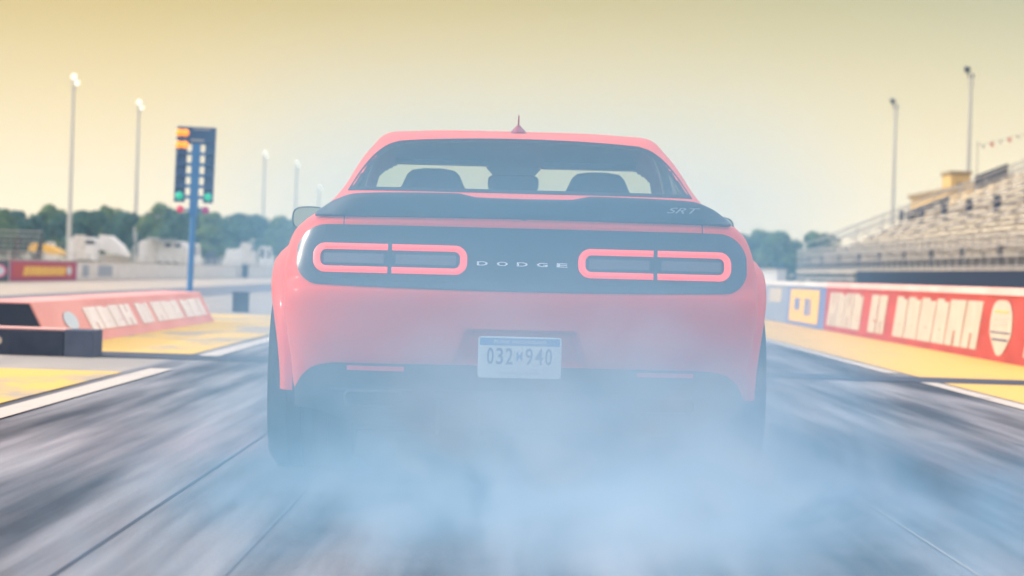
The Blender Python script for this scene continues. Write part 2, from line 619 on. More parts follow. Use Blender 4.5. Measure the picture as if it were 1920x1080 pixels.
# roof cap, crowned
top_h = gh_half(1.400)
full_top = [(-x, y, z_) for x, y, z_ in top_h[::-1]] + top_h[1:-1]
cap = []
for sc_, dz_ in ((1, 0), (.94, .0025), (.85, .005), (.7, .0075), (.5, .009), (.25, .010), (.02, .010)):
    cap.append([(x * sc_, 2.25 + (y - 2.25) * (1 - (1 - sc_) * .9), z + dz_) for x, y, z in full_top])
gh.grid(cap, closed=True)
gh.build('roof', 'paint', car, smooth=True, merge=0.0006, angle=60)
MB().grid(grow, keep=is_ws, closed=True).build('windshield', 'windshield', car, smooth=True)
for sgn in (-1, 1):
    MB().grid(grow, keep=lambda x, y, z: is_side(x, y, z) and x * sgn > 0, closed=True).build('side_window', 'side_glass', car, smooth=True)

def band(xs, zt, zb, surf, off, nrow=10, lip=True):
    """conforming band on a surface y=surf(x,z), proud by off, with an edge wall"""
    mb = MB()
    front = []
    for j in range(nrow + 1):
        row = []
        for x in xs:
            z = zb(x) + (zt(x) - zb(x)) * j / nrow
            row.append((x, surf(x, z) - off, z))
        front.append(row)
    mb.grid(front)
    if lip:
        back = off + 0.012
        loop = front[0] + [r[-1] for r in front[1:]] + front[-1][::-1][1:] + [r[0] for r in front[::-1][1:-1]]
        mb.grid([loop, [(x, y + back, z) for x, y, z in loop]], closed=True)
    return mb
def lin(a, b, n):
    return [a + (b - a) * i / n for i in range(n + 1)]
def cosx(a, n):
    return [a * math.sin(math.pi / 2 * t) for t in lin(-1, 1, n)]
# frit ring + glass
gx = cosx(.6935, 90)
def ring(name, m, outer_t, outer_b, inner_t, inner_b, xs, ix, surf, off):
    pass
frit = MB()
def offs_in(x):   # inner outline heights
    return min(gl_zt(abs(x) + .016) - .016, 1.34)
n_ = len(gx)
loop_o = [(x, gl_zb(x)) for x in gx] + [(x, gl_zt(x)) for x in gx[::-1]]
kx = .668 / .6935
loop_i = [(x * kx, 1.122) for x in gx] + [(x * kx, max(gl_zt(x) - .018, 1.122)) for x in gx[::-1]]
frit.grid([[(x, gy(x, z) - .003, z) for x, z in loop_o], [(x, gy(x, z) - .003, z) for x, z in loop_i]], closed=True)
frit.grid([[(x, gy(x, z) - .003, z) for x, z in loop_o], [(x, gy(x, z) + .006, z) for x, z in loop_o]], closed=True)
rw = band([x * kx for x in gx], lambda x: max(gl_zt(x / kx) - .018, 1.1225), lambda x: 1.122, gy, .004, 14, lip=False).build('rear_window', 'glass', car, smooth=True)
frit.build('window_border', 'frit', rw, smooth=True)

# deck spoiler
sp = MB()
spz = ip([0, .17, .25, .45, .62, .70, .775], [1.064, 1.066, 1.080, 1.078, 1.072, 1.048, 1.000])
srows = []
for x in cosx(.775, 80):
    a = abs(x)
    zt = spz(a)
    yb = fy(x * .98, .975) - .004
    hgt = zt - .990
    yt = yb - .012 + .05 * sstep(.55, .775, a)
    srows.append([(x, yb + .03, .984), (x, yb, .992), (x, yb - .008 + .02 * sstep(.6, .775, a), .990 + hgt * .3), (x, yt - .006, .990 + hgt * .75),
                  (x, yt, zt - .003), (x, yt + .010, zt), (x, yt + .05, zt - .004), (x, yb + .22, 1.0 + hgt * .3), (x, yb + .25, .99)])
sp.grid(srows)
spo = sp.build('deck_spoiler', 'black', car, smooth=True, angle=70)

# tail panel
xs = cosx(.838, 110)
def rr(a, W, r):      # rounded end drop
    t = min(max((a - (W - r)) / r, 0), 1)
    return r * (1 - math.sqrt(max(1 - t * t, 0)))
pt = lambda x: .955 - rr(abs(x), .839, .115) * .95
pb = lambda x: .722 + .012 * (abs(x) / .8) ** 2 + rr(abs(x), .839, .085)
panel = band(xs, pt, pb, fy, .006, 12).build('tail_panel', 'black_gloss', car, smooth=True)
# lamps: two C-shaped segments each side, inner bar
def lamp_segment(x_out, x_in, zc_, hh, th, open_in, sgn):
    """C shape between |x|=x_out (closed, rounded) and |x|=x_in (open); returns MB"""
    mb = MB()
    d = 1 if x_in > x_out else -1
    r = hh * .85
    outer, inner = [], []
    def arc(xe, rad, hh_):
        pts = [(x_in, zc_ + hh_)]
        cx = xe + d * rad
        for i in range(11):
            a = math.pi / 2 * i / 10
            pts.append((cx - d * rad * math.sin(a), zc_ + hh_ - rad + rad * math.cos(a)))
        for i in range(11):
            a = math.pi / 2 * i / 10
            pts.append((cx - d * rad * math.cos(a), zc_ - hh_ + rad - rad * math.sin(a)))
        pts.append((x_in, zc_ - hh_))
        # densify straight runs so the shape follows the fascia
        out = []
        for k in range(len(pts) - 1):
            seg = 10 if k in (0, len(pts) - 2) else 1
            for q in range(seg):
                out.append((pts[k][0] + (pts[k + 1][0] - pts[k][0]) * q / seg, pts[k][1] + (pts[k + 1][1] - pts[k][1]) * q / seg))
        out.append(pts[-1])
        return out
    ro = r
    outer = arc(x_out, ro, hh)
    inner = arc(x_out + d * th * 1.15, max(ro - th, .008), hh - th)
    P = lambda p, off: (sgn * p[0], fy(sgn * p[0], p[1]) - off, p[1])
    mid = [((a[0] + b[0]) / 2, (a[1] + b[1]) / 2) for a, b in zip(outer, inner)]
    mb.grid([[P(p, .006) for p in outer], [P(p, .016) for p in outer], [P(p, .021) for p in mid], [P(p, .016) for p in inner], [P(p, .006) for p in inner]])
    for e in (0, -1):
        mb.add([P(outer[e], .006), P(outer[e], .016), P(mid[e], .021), P(inner[e], .016), P(inner[e], .006)], [(0, 1, 2, 3, 4)])
    return mb
ZL = .832
for sgn in (-1, 1):
    lo_ = lamp_segment(.775, .497, ZL, .054, .0235, False, sgn).build('tail_lamp', 'lamp', car, smooth=True)
    li_ = lamp_segment(.204, .482, ZL, .054, .0235, False, sgn).build('tail_lamp', 'lamp', car, smooth=True)
    for (a, b, par) in ((.512, .735, lo_), (.245, .468, li_)):
        band([sgn * q for q in lin(a, b, 12)], lambda x: ZL + .017, lambda x: ZL - .019, fy, .012, 4).build('reverse_lamp', 'reverse', par, smooth=True)
    # side reflector in the lower bumper
    band([sgn * q for q in lin(.425, .635, 12)], lambda x: .438, lambda x: .421, lambda x, z: y0(.44) + DR * (1 - (1 - (abs(x) / .855) ** PR) ** (1 / PR)), .050, 2).build('bumper_reflector', 'reflector', car)
# DODGE letters across the panel
for i, ch in enumerate('DODGE'):
    cx = -.1485 + .0735 * i
    tb = text_mb(ch, .040, .0150, lambda x, z, off: (cx + x, fy(cx + x, .823 + z) - .006 - off, .823 + z), thick=.006, bold=.018)
    tb.build('badge_letter', 'letter', panel)
sb = text_mb('SRT', .125, .021, lambda x, z, off: (.590 + x, fy(.60 + x, .975) - .022 - off, 1.036 + z), shear=.45, thick=.004)
sb.build('badge', 'badge', spo)

for sgn in (-1, 1):
    band([sgn * .662, sgn * .666], lambda x: .992, lambda x: .950, fy, .0015, 3).build('panel_gap', 'black', car)
# diffuser
def dz(x):
    a = abs(x)
    return .449 - .004 * (a / .7) ** 2 if a < .70 else ip([.70, .76, .80, .835], [.445, .43, .40, .345])(a)
def dsurf(x, z):
    r = min(abs(x) / .86, 1)
    return .0 + DR * (1 - max(1 - r ** PR, 0) ** (1 / PR)) + (.43 - z) * .35
dif = MB()
dxs = cosx(.834, 70)
dif.v += band(dxs, dz, lambda x: .215 + .06 * sstep(.55, .8, abs(x)), dsurf, .012, 12).v
dif.f += band(dxs, dz, lambda x: .215 + .06 * sstep(.55, .8, abs(x)), dsurf, .012, 12).f
difo = dif.build('diffuser', 'black', car, smooth=True)
for x in (-.30, -.15, .15, .30):
    MB().box(x - .008, x + .008, .015, .30, .19, .32).build('diffuser_fin', 'black', difo, bevel=.004)
MB().box(-.70, .70, -.012, .05, .345, .357).build('diffuser_lip', 'black_gloss', difo, bevel=.004)
MB().box(-.62, .62, .30, 4.6, .19, .34).build('underbody', 'black', car)
for sgn in (-1, 1):
    def loopx(x0, x1, z0, z1, r, y):
        pts = []
        for cx, cz, a0 in ((x1 - r, z1 - r, 0), (x0 + r, z1 - r, 90), (x0 + r, z0 + r, 180), (x1 - r, z0 + r, 270)):
            for i in range(6):
                a = R(a0 + 90 * i / 5)
                pts.append((cx + r * math.cos(a), y, cz + r * math.sin(a)))
        return pts
    xa, xb = sorted((sgn * .425, sgn * .645))
    L = [loopx(xa, xb, .283, .350, .022, .12), loopx(xa, xb, .283, .350, .022, -.028), loopx(xa + .008, xb - .008, .291, .342, .016, -.032), loopx(xa + .008, xb - .008, .291, .342, .016, .11)]
    t_ = MB().grid(L, closed=True)
    t_.build('exhaust_tip', 'tip', car, smooth=True)

# licence plate
PZ, PX = .482, -.004
yp = -.026
def plate_loop(w_, h_, r, y):
    pts = []
    for sx, sz, a0 in ((1, 1, 0), (-1, 1, 90), (-1, -1, 180), (1, -1, 270)):
        for i in range(5):
            a = R(a0 + 90 * i / 4)
            pts.append((PX + sx * (w_ / 2 - r) + r * math.cos(a), y, PZ + sz * (h_ / 2 - r) + r * math.sin(a)))
    return pts
pl = MB()
pl.grid([plate_loop(.303, .150, .012, yp + .006), plate_loop(.305, .152, .012, yp + .001), plate_loop(.300, .147, .010, yp)], closed=True)
lp = plate_loop(.300, .147, .010, yp)
pl.add(lp, [tuple(range(len(lp)))])
plo = pl.build('licence_plate', 'plate', car)
MB().box(PX - .146, PX + .146, yp - .0015, yp + .0005, PZ + .043, PZ + .070).build('plate_header', 'plate_blue', plo)
text_mb('PURE MICHIGAN', .19, .011, lambda x, z, off: (PX + x, yp - .0025 - off, PZ + .0565 + z), thick=.0005).build('header_text', 'plate', plo)
def plate_text(s, cx, w_, h_, m_='plate_num', zc_=0.004):
    text_mb(s, w_, h_, lambda x, z, off: (PX + cx + x, yp - .001 - off, PZ + zc_ + z), thick=.0015, bold=.012).build('plate_number', m_, plo)
plate_text('0', -.107, .024, .060)
plate_text('3', -.073, .026, .060)
plate_text('2', -.038, .026, .060)
plate_text('M', -.0005, .022, .034, 'plate_blue')
plate_text('9', .035, .026, .060)
plate_text('4', .071, .028, .060)
plate_text('0', .106, .024, .060)
text_mb('MANUFACTURER', .15, .009, lambda x, z, off: (PX + x, yp - .001 - off, PZ - .058 + z), thick=.0005).build('plate_footer', 'badge', plo)
for sx in (-.089, .089):
    MB().lathe([(-.003, 0.0001), (-.003, .004), (0, .005)], (PX + sx, yp, PZ + .062), 'y', 10).build('plate_screw', 'chrome', plo)

# wheels
def tyre(x0, x1, R_, r_in, c):
    wv = x1 - x0
    pr = [(x0 + .02, r_in), (x0 + .002, r_in + .03), (x0 - .006, (r_in + R_) / 2), (x0 + .004, R_ - .035), (x0 + .02, R_ - .010), (x0 + .045, R_)]
    for gxx in (.25, .42, .58, .75):
        q = x0 + wv * gxx
        pr += [(q - .007, R_), (q - .006, R_ - .006), (q + .006, R_ - .006), (q + .007, R_)]
    pr += [(x1 - .045, R_), (x1 - .02, R_ - .010), (x1 - .004, R_ - .035), (x1 + .006, (r_in + R_) / 2), (x1 - .002, r_in + .03), (x1 - .02, r_in)]
    return MB().lathe(pr, (0, c[0], c[1]), 'x', 64)
for sgn in (-1, 1):
    for k, (wy, wz) in enumerate(WH):
        R_ = .362 if k == 0 else .352
        a, b = (.645, .960) if k == 0 else (.690, .945)
        x0, x1 = (a, b) if sgn > 0 else (-b, -a)
        wh = bpy.data.objects.new('wheel', None)
        COL.objects.link(wh)
        wh.parent = car
        tyre(x0, x1, R_, .262, (wy, R_)).build('tyre', 'rubber', wh, smooth=True)
        xo = sgn * (b - .035)
        rim = MB().lathe([(sgn * (a + .02), .262), (sgn * (a + .04), .25), (xo - sgn * .02, .245), (xo + sgn * .015, .258), (xo + sgn * .01, .268)], (0, wy, R_), 'x', 48)
        rim.lathe([(xo - sgn * .05, .0001), (xo - sgn * .05, .06), (xo - sgn * .09, .10), (xo - sgn * .11, .10), (xo - sgn * .12, .0001)], (0, wy, R_), 'x', 24)
        for s_ in range(10):
            t = 2 * math.pi * s_ / 10 + (.12 if s_ % 2 else -.12)
            rim.tube((xo - sgn * .06, wy + .05 * math.cos(t), R_ + .05 * math.sin(t)), (xo - sgn * .03, wy + .25 * math.cos(t), R_ + .25 * math.sin(t)), .016, .012, 6)
        rim.build('rim', 'alloy', wh, smooth=True)
    # wheel flares
    for k, (wy, wz) in enumerate(WH):
        fl = MB()
        frows = []
        for i in range(57):
            th = R(-5 + 190 * i / 56)
            endf = min(i, 56 - i) / 56
            e = sstep(0, .36, endf)
            prof = [(.82, .418), (.870 + .035 * e, .412), (.895 + .060 * e, .418), (.910 + .057 * e, .432), (.908 + .055 * e, .450 + .010 * e), (.895 + .048 * e, .468 + .02 * e), (.885 + .020 * e, .478 + .045 * e), (.86, .480 + .05 * e)]
            frows.append([(sgn * x, wy - r * math.cos(th), wz + r * math.sin(th)) for x, r in prof])
        fl.grid(frows)
        fl.build('wheel_flare', 'paint', car, smooth=True, angle=80)
    # door mirror
    mm = MB()
    cxm, czm, ym = sgn * .950, 1.022, 3.05
    prof = []
    for (yy, sc_) in ((0, 1.0), (.02, 1.03), (.06, .92), (.10, .66), (.12, .25)):
        ring_ = []
        for i in range(20):
            a = 2 * math.pi * i / 20
            ca, sa = math.cos(a), math.sin(a)
            ring_.append((cxm + .082 * sc_ * math.copysign(abs(ca) ** .65, ca), ym + yy, czm + .055 * sc_ * math.copysign(abs(sa) ** .65, sa)))
        prof.append(ring_)
    mm.grid(prof, closed=True)
    mm.add(prof[-1], [tuple(range(20))])
    mm.box(min(sgn * .86, sgn * .94), max(sgn * .86, sgn * .94), ym + .03, ym + .08, .975, .995)
    mo = mm.build('door_mirror', 'black', car, smooth=True)
    g_ = [(cxm + (p[0] - cxm) * .93, ym + .004, czm + (p[2] - czm) * .93) for p in prof[0]]
    MB().add(g_, [tuple(range(20))]).build('mirror_glass', 'mirror', mo)
# antenna
an = MB()
fin_r = []
for (z, hw, ya, yb) in ((1.398, .038, 2.00, 2.20), (1.410, .030, 2.02, 2.18), (1.424, .016, 2.06, 2.13), (1.434, .007, 2.08, 2.11)):
    fin_r.append([(hw * math.cos(a), (ya + yb) / 2 + (yb - ya) / 2 * math.sin(a), z) for a in [2 * math.pi * i / 12 for i in range(12)]])
an.grid(fin_r, closed=True)
an.tube((0, 2.09, 1.43), (0, 2.06, 1.475), .0042, .003, 8)
M['antenna'] = mat('dark red antenna', (.30, .03, .04), .5)
an.build('roof_antenna', 'antenna', car, smooth=True)
# interior
def rbox(x0, x1, y0_, y1, z0, z1, b, name, m, par):
    return MB().box(x0, x1, y0_, y1, z0, z1).build(name, m, par, bevel=b, smooth=True)
for cx in (-.372, .372):
    st = bpy.data.objects.new('front_seat', None)
    COL.objects.link(st); st.parent = car
    sbk = MB()
    rws = []
    for (z, hw, yy) in ((.45, .24, 2.85), (.80, .25, 2.72), (1.0, .23, 2.65), (1.12, .175, 2.61), (1.18, .138, 2.59), (1.225, .118, 2.58), (1.245, .095, 2.58), (1.252, .05, 2.585)):
        rws.append([(cx + hw * math.copysign(abs(math.cos(a)) ** .5, math.cos(a)), yy + .06 * math.sin(a), z) for a in [2 * math.pi * i / 20 for i in range(20)]])
    sbk.grid(rws, closed=True)
    sbk.add(rws[-1], [tuple(range(20))])
    sbk.build('backrest', 'seat', st, smooth=True)
    rbox(cx - .24, cx + .24, 2.75, 3.25, .40, .55, .04, 'cushion', 'seat', st)
rbox(-.60, .60, 1.55, 1.70, .55, 1.08, .05, 'rear_seat', 'seat', car)
rbox(-.72, .72, 3.30, 3.70, .70, .98, .06, 'dashboard', 'black', car)
rm = MB()
rws = []
for (yy, sc_) in ((2.93, .9), (2.92, 1), (2.96, 1), (2.98, .7)):
    rws.append([(-.006 + .118 * sc_ * math.copysign(abs(math.cos(a)) ** .45, math.cos(a)), yy, 1.205 + .040 * sc_ * math.copysign(abs(math.sin(a)) ** .45, math.sin(a))) for a in [2 * math.pi * i / 24 for i in range(24)]])
rm.grid(rws, closed=True); rm.add(rws[0], [tuple(range(24))])
rm.prism([(-.10, 1.24), (.09, 1.24), (.15, 1.305), (-.16, 1.305)], 'y', 2.94, 2.97)
rm.build('rear_view_mirror', 'black', car, smooth=False)
# sun visors / header trim above the windshield
rbox(-.55, -.12, 2.72, 2.90, 1.278, 1.30, .008, 'sun_visor', 'seat', car)
rbox(.12, .55, 2.72, 2.90, 1.272, 1.30, .008, 'sun_visor', 'seat', car)

# ------------------------------------------------------------------ track walls
M['wall_red'] = noisy('red wall paint', (0.38, 0.060, 0.055), (0.50, 0.095, 0.085), (.3, .3, 1), 3)
M['wall_top'] = noisy('pale pink wall cap', (0.78, 0.42, 0.36), (0.84, 0.52, 0.45), (.3, .3, 1), 3)
M['wall_white'] = noisy('white wall paint', (0.60, 0.57, 0.52), (0.70, 0.67, 0.61), (.3, .3, 1), 2)
M['sign_white'] = noisy('cream sign letters', (0.50, 0.44, 0.36), (0.57, 0.51, 0.42), (1, 1, 1), 3)
M['sign_yellow'] = mat('yellow sign', (0.82, 0.50, 0.10), .6)
M['sign_blue'] = mat('blue sign', (0.14, 0.20, 0.42), .6)
M['dark_blue'] = mat('dark blue fabric', (0.02, 0.035, 0.07), .8)
M['navy'] = mat('navy stripes', (0.05, 0.07, 0.16), .6)
random.seed(7)

def slab_letters(face, a0, a1, z0, z1, th, seg, shear=0.0, seed=1):
    """dense blocky lettering: face(a, z, off) -> 3D; seg = letter width"""
    rnd = random.Random(seed)
    mb = MB()
    def quad(a, b, c, d):
        P = []
        for (u0, v0) in ((a, c), (b, c), (b, d), (a, d)):
            P.append((u0 + shear * (v0 - z0), v0))
        v = [face(u, q, th) for u, q in P] + [face(u, q, 0) for u, q in P]
        mb.add(v, [(0, 1, 2, 3), (0, 4, 5, 1), (1, 5, 6, 2), (2, 6, 7, 3), (3, 7, 4, 0)])
    a = a0
    hgt = z1 - z0
    while a < a1 - seg * .3:
        b = min(a + seg * rnd.uniform(.85, 1.1), a1)
        w_ = b - a
        st = w_ * .45
        kind = rnd.choice('ABEH')
        quad(a, a + st, z0, z1)
        if kind != 'E':
            quad(b - st, b - .04 * seg, z0, z1 - (.06 * hgt if kind == 'B' else 0))
        e_ = b - st if kind != 'E' else b - .08 * seg
        if kind in 'ABE': quad(a + st, e_, z1 - .40 * hgt, z1)
        if kind in 'ABEH': quad(a + st, e_, z0 + .33 * hgt, z0 + .62 * hgt)
        if kind in 'BE': quad(a + st, e_, z0, z0 + .30 * hgt)
        a = b + seg * .025
    return mb

# right-hand wall
WX = 5.28
rwall = thing('track_wall', 'long low concrete wall with red, yellow and blue painted sponsor panels below the grandstand', 'wall', (WX, 10, 0))
def wall_seg(y0_, y1, name, m, par):
    # jersey-like section
    return MB().prism([(0, 0), (.46, 0), (.36, .70), (.08, .70), (.0, .10)], 'y', y0_ - 10, y1 - 10).build(name, m, par)
def wseg(y0_, y1, name, m, par):
    return MB().prism([(0, 0), (.40, 0), (.34, .715), (.04, .715)], 'y', y0_ - 10, y1 - 10).build(name, m, par)
wseg(12, 50.6, 'red_panel', 'wall_red', rwall)
wseg(50.604, 57.6, 'blue_panel', 'sign_blue', rwall)
M['wall_greyblue'] = noisy('grey blue wall panel', (.25, .29, .38), (.32, .36, .45), (.3, .3, 1), 2)
M['wall_grey'] = noisy('grey white wall paint', (.36, .37, .38), (.44, .44, .44), (.3, .3, 1), 2)
wseg(57.604, 64, 'pale_panel', 'wall_greyblue', rwall)
wseg(64.004, 320, 'white_panel', 'wall_grey', rwall)
MB().prism([(.02, .717), (.36, .717), (.35, .80), (.05, .80)], 'y', 2, 40.6).build('wall_cap', 'wall_top', rwall)
MB().prism([(.02, .717), (.36, .717), (.35, .80), (.05, .80)], 'y', 40.604, 310).build('wall_cap', 'wall_white', rwall)
def wface(a, z, off):   # a measured along -y (reads left to right from the track)
    return (z / .715 * .04 - off - .003, 60 - a - 10, z)
# blocks of letters, in y: 50.2->45.3, 44.5->42.3, 41.6->33.7, 31.2->...
for i, (ya, yb, sg) in enumerate([(50.1, 45.2, 1.2), (44.4, 42.25, 1.0), (41.5, 33.9, 1.25), (30.9, 22.5, 1.25)]):
    slab_letters(wface, 60 - ya, 60 - yb, .09, .64, .006, sg, shear=.55, seed=11 + i).build('lettering', 'sign_white', rwall)
MB().add([wface(60 - y_, z_, .006) for y_, z_ in ((56.9, .07), (51.6, .07), (51.6, .66), (56.9, .66))] , [(0, 1, 2, 3)]).build('yellow_sign', 'sign_yellow', rwall)
for (ya, yb, za, zb_) in ((55.9, 55.0, .28, .50), (54.0, 53.4, .2, .5), (53.2, 52.9, .2, .5)):
    MB().add([wface(60 - y_, z_, .010) for y_, z_ in ((ya, za), (yb, za), (yb, zb_), (ya, zb_))], [(0, 1, 2, 3)]).build('sign_mark', 'sign_blue', rwall)
MB().add([wface(60 - y_, z_, .006) for y_, z_ in ((61.5, .38), (58.8, .38), (58.8, .66), (61.5, .66))], [(0, 1, 2, 3)]).build('white_sign', 'sign_white', rwall)
# shield-shaped emblem
yc, hw = 32.45, .72
sh = []
for i in range(40):
    a = 2 * math.pi * i / 40
    c, s = math.cos(a), math.sin(a)
    z_ = .365 + .30 * math.copysign(abs(s) ** .8, s)
    k = 1.0 if z_ > .30 else max(.40, 1 - (.30 - z_) * 2.3)
    sh.append((yc - hw * k * math.copysign(abs(c) ** .6, c), z_))
MB().add([wface(60 - y_, z_, .006) for y_, z_ in sh], [tuple(range(40))]).build('emblem', 'sign_white', rwall)
for (z_, t_, hw2, m_) in ((.305, .016, .66, 'navy'), (.225, .022, .50, 'navy'), (.53, .02, .45, 'sign_yellow'), (.40, .03, .42, 'wall_top'), (.46, .02, .5, 'wall_top')):
    MB().add([wface(60 - y_, q, .010) for y_, q in ((yc + hw2, z_), (yc - hw2, z_), (yc - hw2, z_ + t_), (yc + hw2, z_ + t_))], [(0, 1, 2, 3)]).build('emblem_stripe', m_, rwall)

# left wedge barrier
M['faded_cream'] = noisy('faded cream letters', (0.80, 0.74, 0.66), (0.88, 0.83, 0.76), (1, 1, 1), 3)
M['barrier_red'] = noisy('sun-faded pink red barrier', (0.74, 0.32, 0.28), (0.82, 0.42, 0.37), (.3, .3, 1), 2)
wb = thing('wedge_barrier', 'sloping faded red barrier with cream block letters on the yellow median', 'barrier', (-4.0, 26.6, 0))
MB().prism([(0, 0), (-.21, .40), (-.75, .40), (-.95, 0)], 'y', 0, 14.5).build('barrier_body', 'barrier_red', wb, bevel=.01)
MB().prism([(-.03, .02), (-.225, .385), (-.74, .385), (-.92, .02)], 'y', -.02, -.004).build('end_panel', 'dark_blue', wb)
def bface(a, z, off):
    k = off + .004
    return (-z / .40 * .21 + k * .885, a, z + k * .46)
for i, (a, b, sg) in enumerate([(2.9, 6.6, .95), (6.95, 8.1, .9), (8.4, 11.2, 1.0), (11.5, 14.0, 1.0)]):
    slab_letters(bface, a, b, .10, .32, .006, sg, shear=-.3, seed=40 + i).build('lettering', 'faded_cream', wb)
cl = [(1.75 + .42 * math.cos(2 * math.pi * i / 24), .21 + .085 * math.sin(2 * math.pi * i / 24)) for i in range(24)]
M['pale_blue'] = mat('pale blue emblem', (.55, .66, .70), .6)
MB().add([bface(a, z, .006) for a, z in cl], [tuple(range(24))]).build('emblem', 'pale_blue', wb)

# timing box
M['foam'] = noisy('dark blue grey foam', (.035, .045, .075), (.06, .07, .10), (1, 1, 1), 6)
M['foam2'] = noisy('lighter blue grey foam', (.075, .095, .14), (.10, .12, .17), (1, 1, 1), 6)  # a lighter tone than the foam above
tb_ = thing('timing_block', 'low dark blue foam timing block with its sunlit top painted pale beside the white lane line', 'block', (-3.75, 24.45, 0))
MB().box(-2.2, .16, 0, .55, 0, .205).build('block_body', 'foam', tb_, bevel=.008)
MB().box(-2.2, .155, .04, .5, .207, .222).build('sunlit_top', 'wall_top', tb_, bevel=.004)  # sun highlight on the block put into the colour as a pale slab
MB().box(.165, .40, -.03, .52, 0, .218).build('end_block', 'foam2', tb_, bevel=.008)
MB().prism([(-.44 + .0, .085), (-.36, .085), (-.345, .10), (-.345, .13), (-.36, .145), (-.60, .145), (-.60, .085)], 'y', -.006, 0).build('reflector_strip', 'sign_white', tb_)

# small dark bin
bx, bz = at(450, 585, 50)
bn = thing('track_side_box', 'small dark blue upright box at the end of the yellow paint behind the wedge barrier', 'box', (bx, 50, 0))
MB().box(-.13, .13, -.12, .12, 0, .31).build('box_body', 'foam2', bn, bevel=.01)
MB().box(-.14, .14, -.13, .13, .312, .335).build('box_lid', 'foam', bn, bevel=.005)

# ------------------------------------------------------------------ starting light tree
M['tree_blue'] = mat('blue lacquered steel', (.04, .18, .42), .45)
M['tree_dark'] = mat('dark blue lamp housing', (.03, .085, .20), .5)
M['amber'] = mat('lit amber bulb', (.9, .35, .02), .4, emit=(1.0, .24, .005), estr=.62)
M['green_bulb'] = mat('green bulb', (.02, .42, .26), .3, emit=(.02, .5, .30), estr=.28)
M['red_bulb'] = mat('red bulb', (.5, .03, .08), .3, emit=(.6, .04, .10), estr=.25)
M['purple_bulb'] = mat('dark red bulb', (.30, .03, .14), .3, emit=(.3, .02, .16), estr=.2)
M['lens_white'] = mat('pale blank lens', (.75, .72, .68), .4)
YT = 55.0
tx, _ = at(354, 560, YT)
lt = thing('starting_light_tree', 'blue drag racing starting light tree with four lit amber bulbs on its post', 'signal light', (tx, YT, 0))
lt.rotation_euler = (0, R(0.9), 0)
u = YT / 5660.0
def T(px, py):      # local x,z of a photo pixel relative to the post
    X, Z = at(px, py, YT)
    return X - tx - (Z * math.tan(R(0.9))), Z
zt_, zb_ = T(358, 238)[1], T(358, 380)[1]
zl = T(358, 405)[1]
MB().tube((0, 0, 0), (0, 0, zl), .055, .055, 12).build('post', 'tree_blue', lt, smooth=True)
MB().box(-.14, .14, -.14, .14, 0, .03).build('base_plate', 'tree_blue', lt)
MB().box(-.075, .075, -.06, .06, zl, zt_ - .302).build('spine', 'tree_blue', lt, bevel=.008)
MB().box(-.36, .345, -.05, .07, zt_ - .30, zt_).build('header_box', 'tree_dark', lt, bevel=.01)
MB().box(-.06, .25, -.056, -.052, zt_ - .055, zt_ - .03).build('header_label', 'badge', lt)
MB().box(-.10, .14, -.056, -.052, zt_ - .265, zt_ - .225).build('header_label', 'badge', lt)
MB().box(-.365, -.17, -.05, .07, zb_, zt_ - .302).build('lamp_housing', 'tree_dark', lt, bevel=.01)
MB().box(.165, .345, -.05, .07, zb_, zt_ - .302).build('lamp_housing', 'tree_dark', lt, bevel=.01)
for k in range(6):
    zz_ = zb_ + .10 + k * (zt_ - .35 - zb_) / 5.2
    MB().box(-.168, -.077, -.02, .03, zz_ - .03, zz_ + .03).build('side_bracket', 'tree_blue', lt)
    MB().box(.077, .163, -.02, .03, zz_ - .03, zz_ + .03).build('side_bracket', 'tree_blue', lt)
def bulb(px_x, z, r, m_, name):
    b_ = MB().lathe([(-.05, .0001), (-.045, r * .5), (-.03, r * .85), (0, r), (.02, r)], (px_x, -.05, z), 'y', 20)
    return b_.build(name, m_, lt, smooth=True)
for z in (zt_ - .115, zt_ - .335):
    for x in (-.315, -.205):
        bulb(x, z, .068, 'amber', 'amber_bulb')
for k in range(1, 5):
    z = zt_ - .335 - .20 * k + .03
    for x in (-.315, -.225):
        bulb(x, z, .04, 'tree_dark', 'unlit_bulb')
    for x in (.215, .30):
        bulb(x, z, .04, 'tree_dark', 'unlit_bulb')
bulb(-.265, zb_ + .11, .075, 'green_bulb', 'green_bulb')
bulb(.255, zb_ + .11, .072, 'green_bulb', 'green_bulb')
for x, m_ in ((-.24, 'red_bulb'), (.22, 'purple_bulb')):
    MB().tube((0, .0, zb_ - .13), (x, 0, zb_ - .13), .015).build('lamp_arm', 'tree_blue', lt)
    bulb(x, zb_ - .13, .068, m_, 'red_bulb')

# ------------------------------------------------------------------ far wall on the left
LX = -16.3
M['banner_red'] = mat('dark red banner', (.42, .05, .06), .7)
M['banner_purple'] = mat('purple banner edge', (.33, .05, .16), .7)
M['banner_dark'] = mat('dark teal banner', (.03, .06, .09), .7)
M['banner_yellow'] = mat('yellow banner letters', (.75, .45, .06), .7)
M['grey_letters'] = mat('grey blue letters', (.30, .35, .40), .7)
M['pink'] = mat('magenta ring', (.70, .08, .25), .7)
fw = thing('far_track_wall', 'long pale concrete wall across the far lane with a dark red and yellow banner', 'wall', (LX, 60, 0))
def fseg(y0_, y1, m_, nm, x0=0.0, z0=0, z1=.70):
    return MB().box(-.3 + x0, x0, y0_ - 60, y1 - 60, z0, z1).build(nm, m_, fw)
fseg(40, 420, 'wall_white', 'wall_panel', z1=.69)
fseg(40, 420, 'pale_concrete', 'wall_cap', x0=.02, z0=.692, z1=.73)
def ff(a, z, off):
    return (off + .005, a - 60, z)
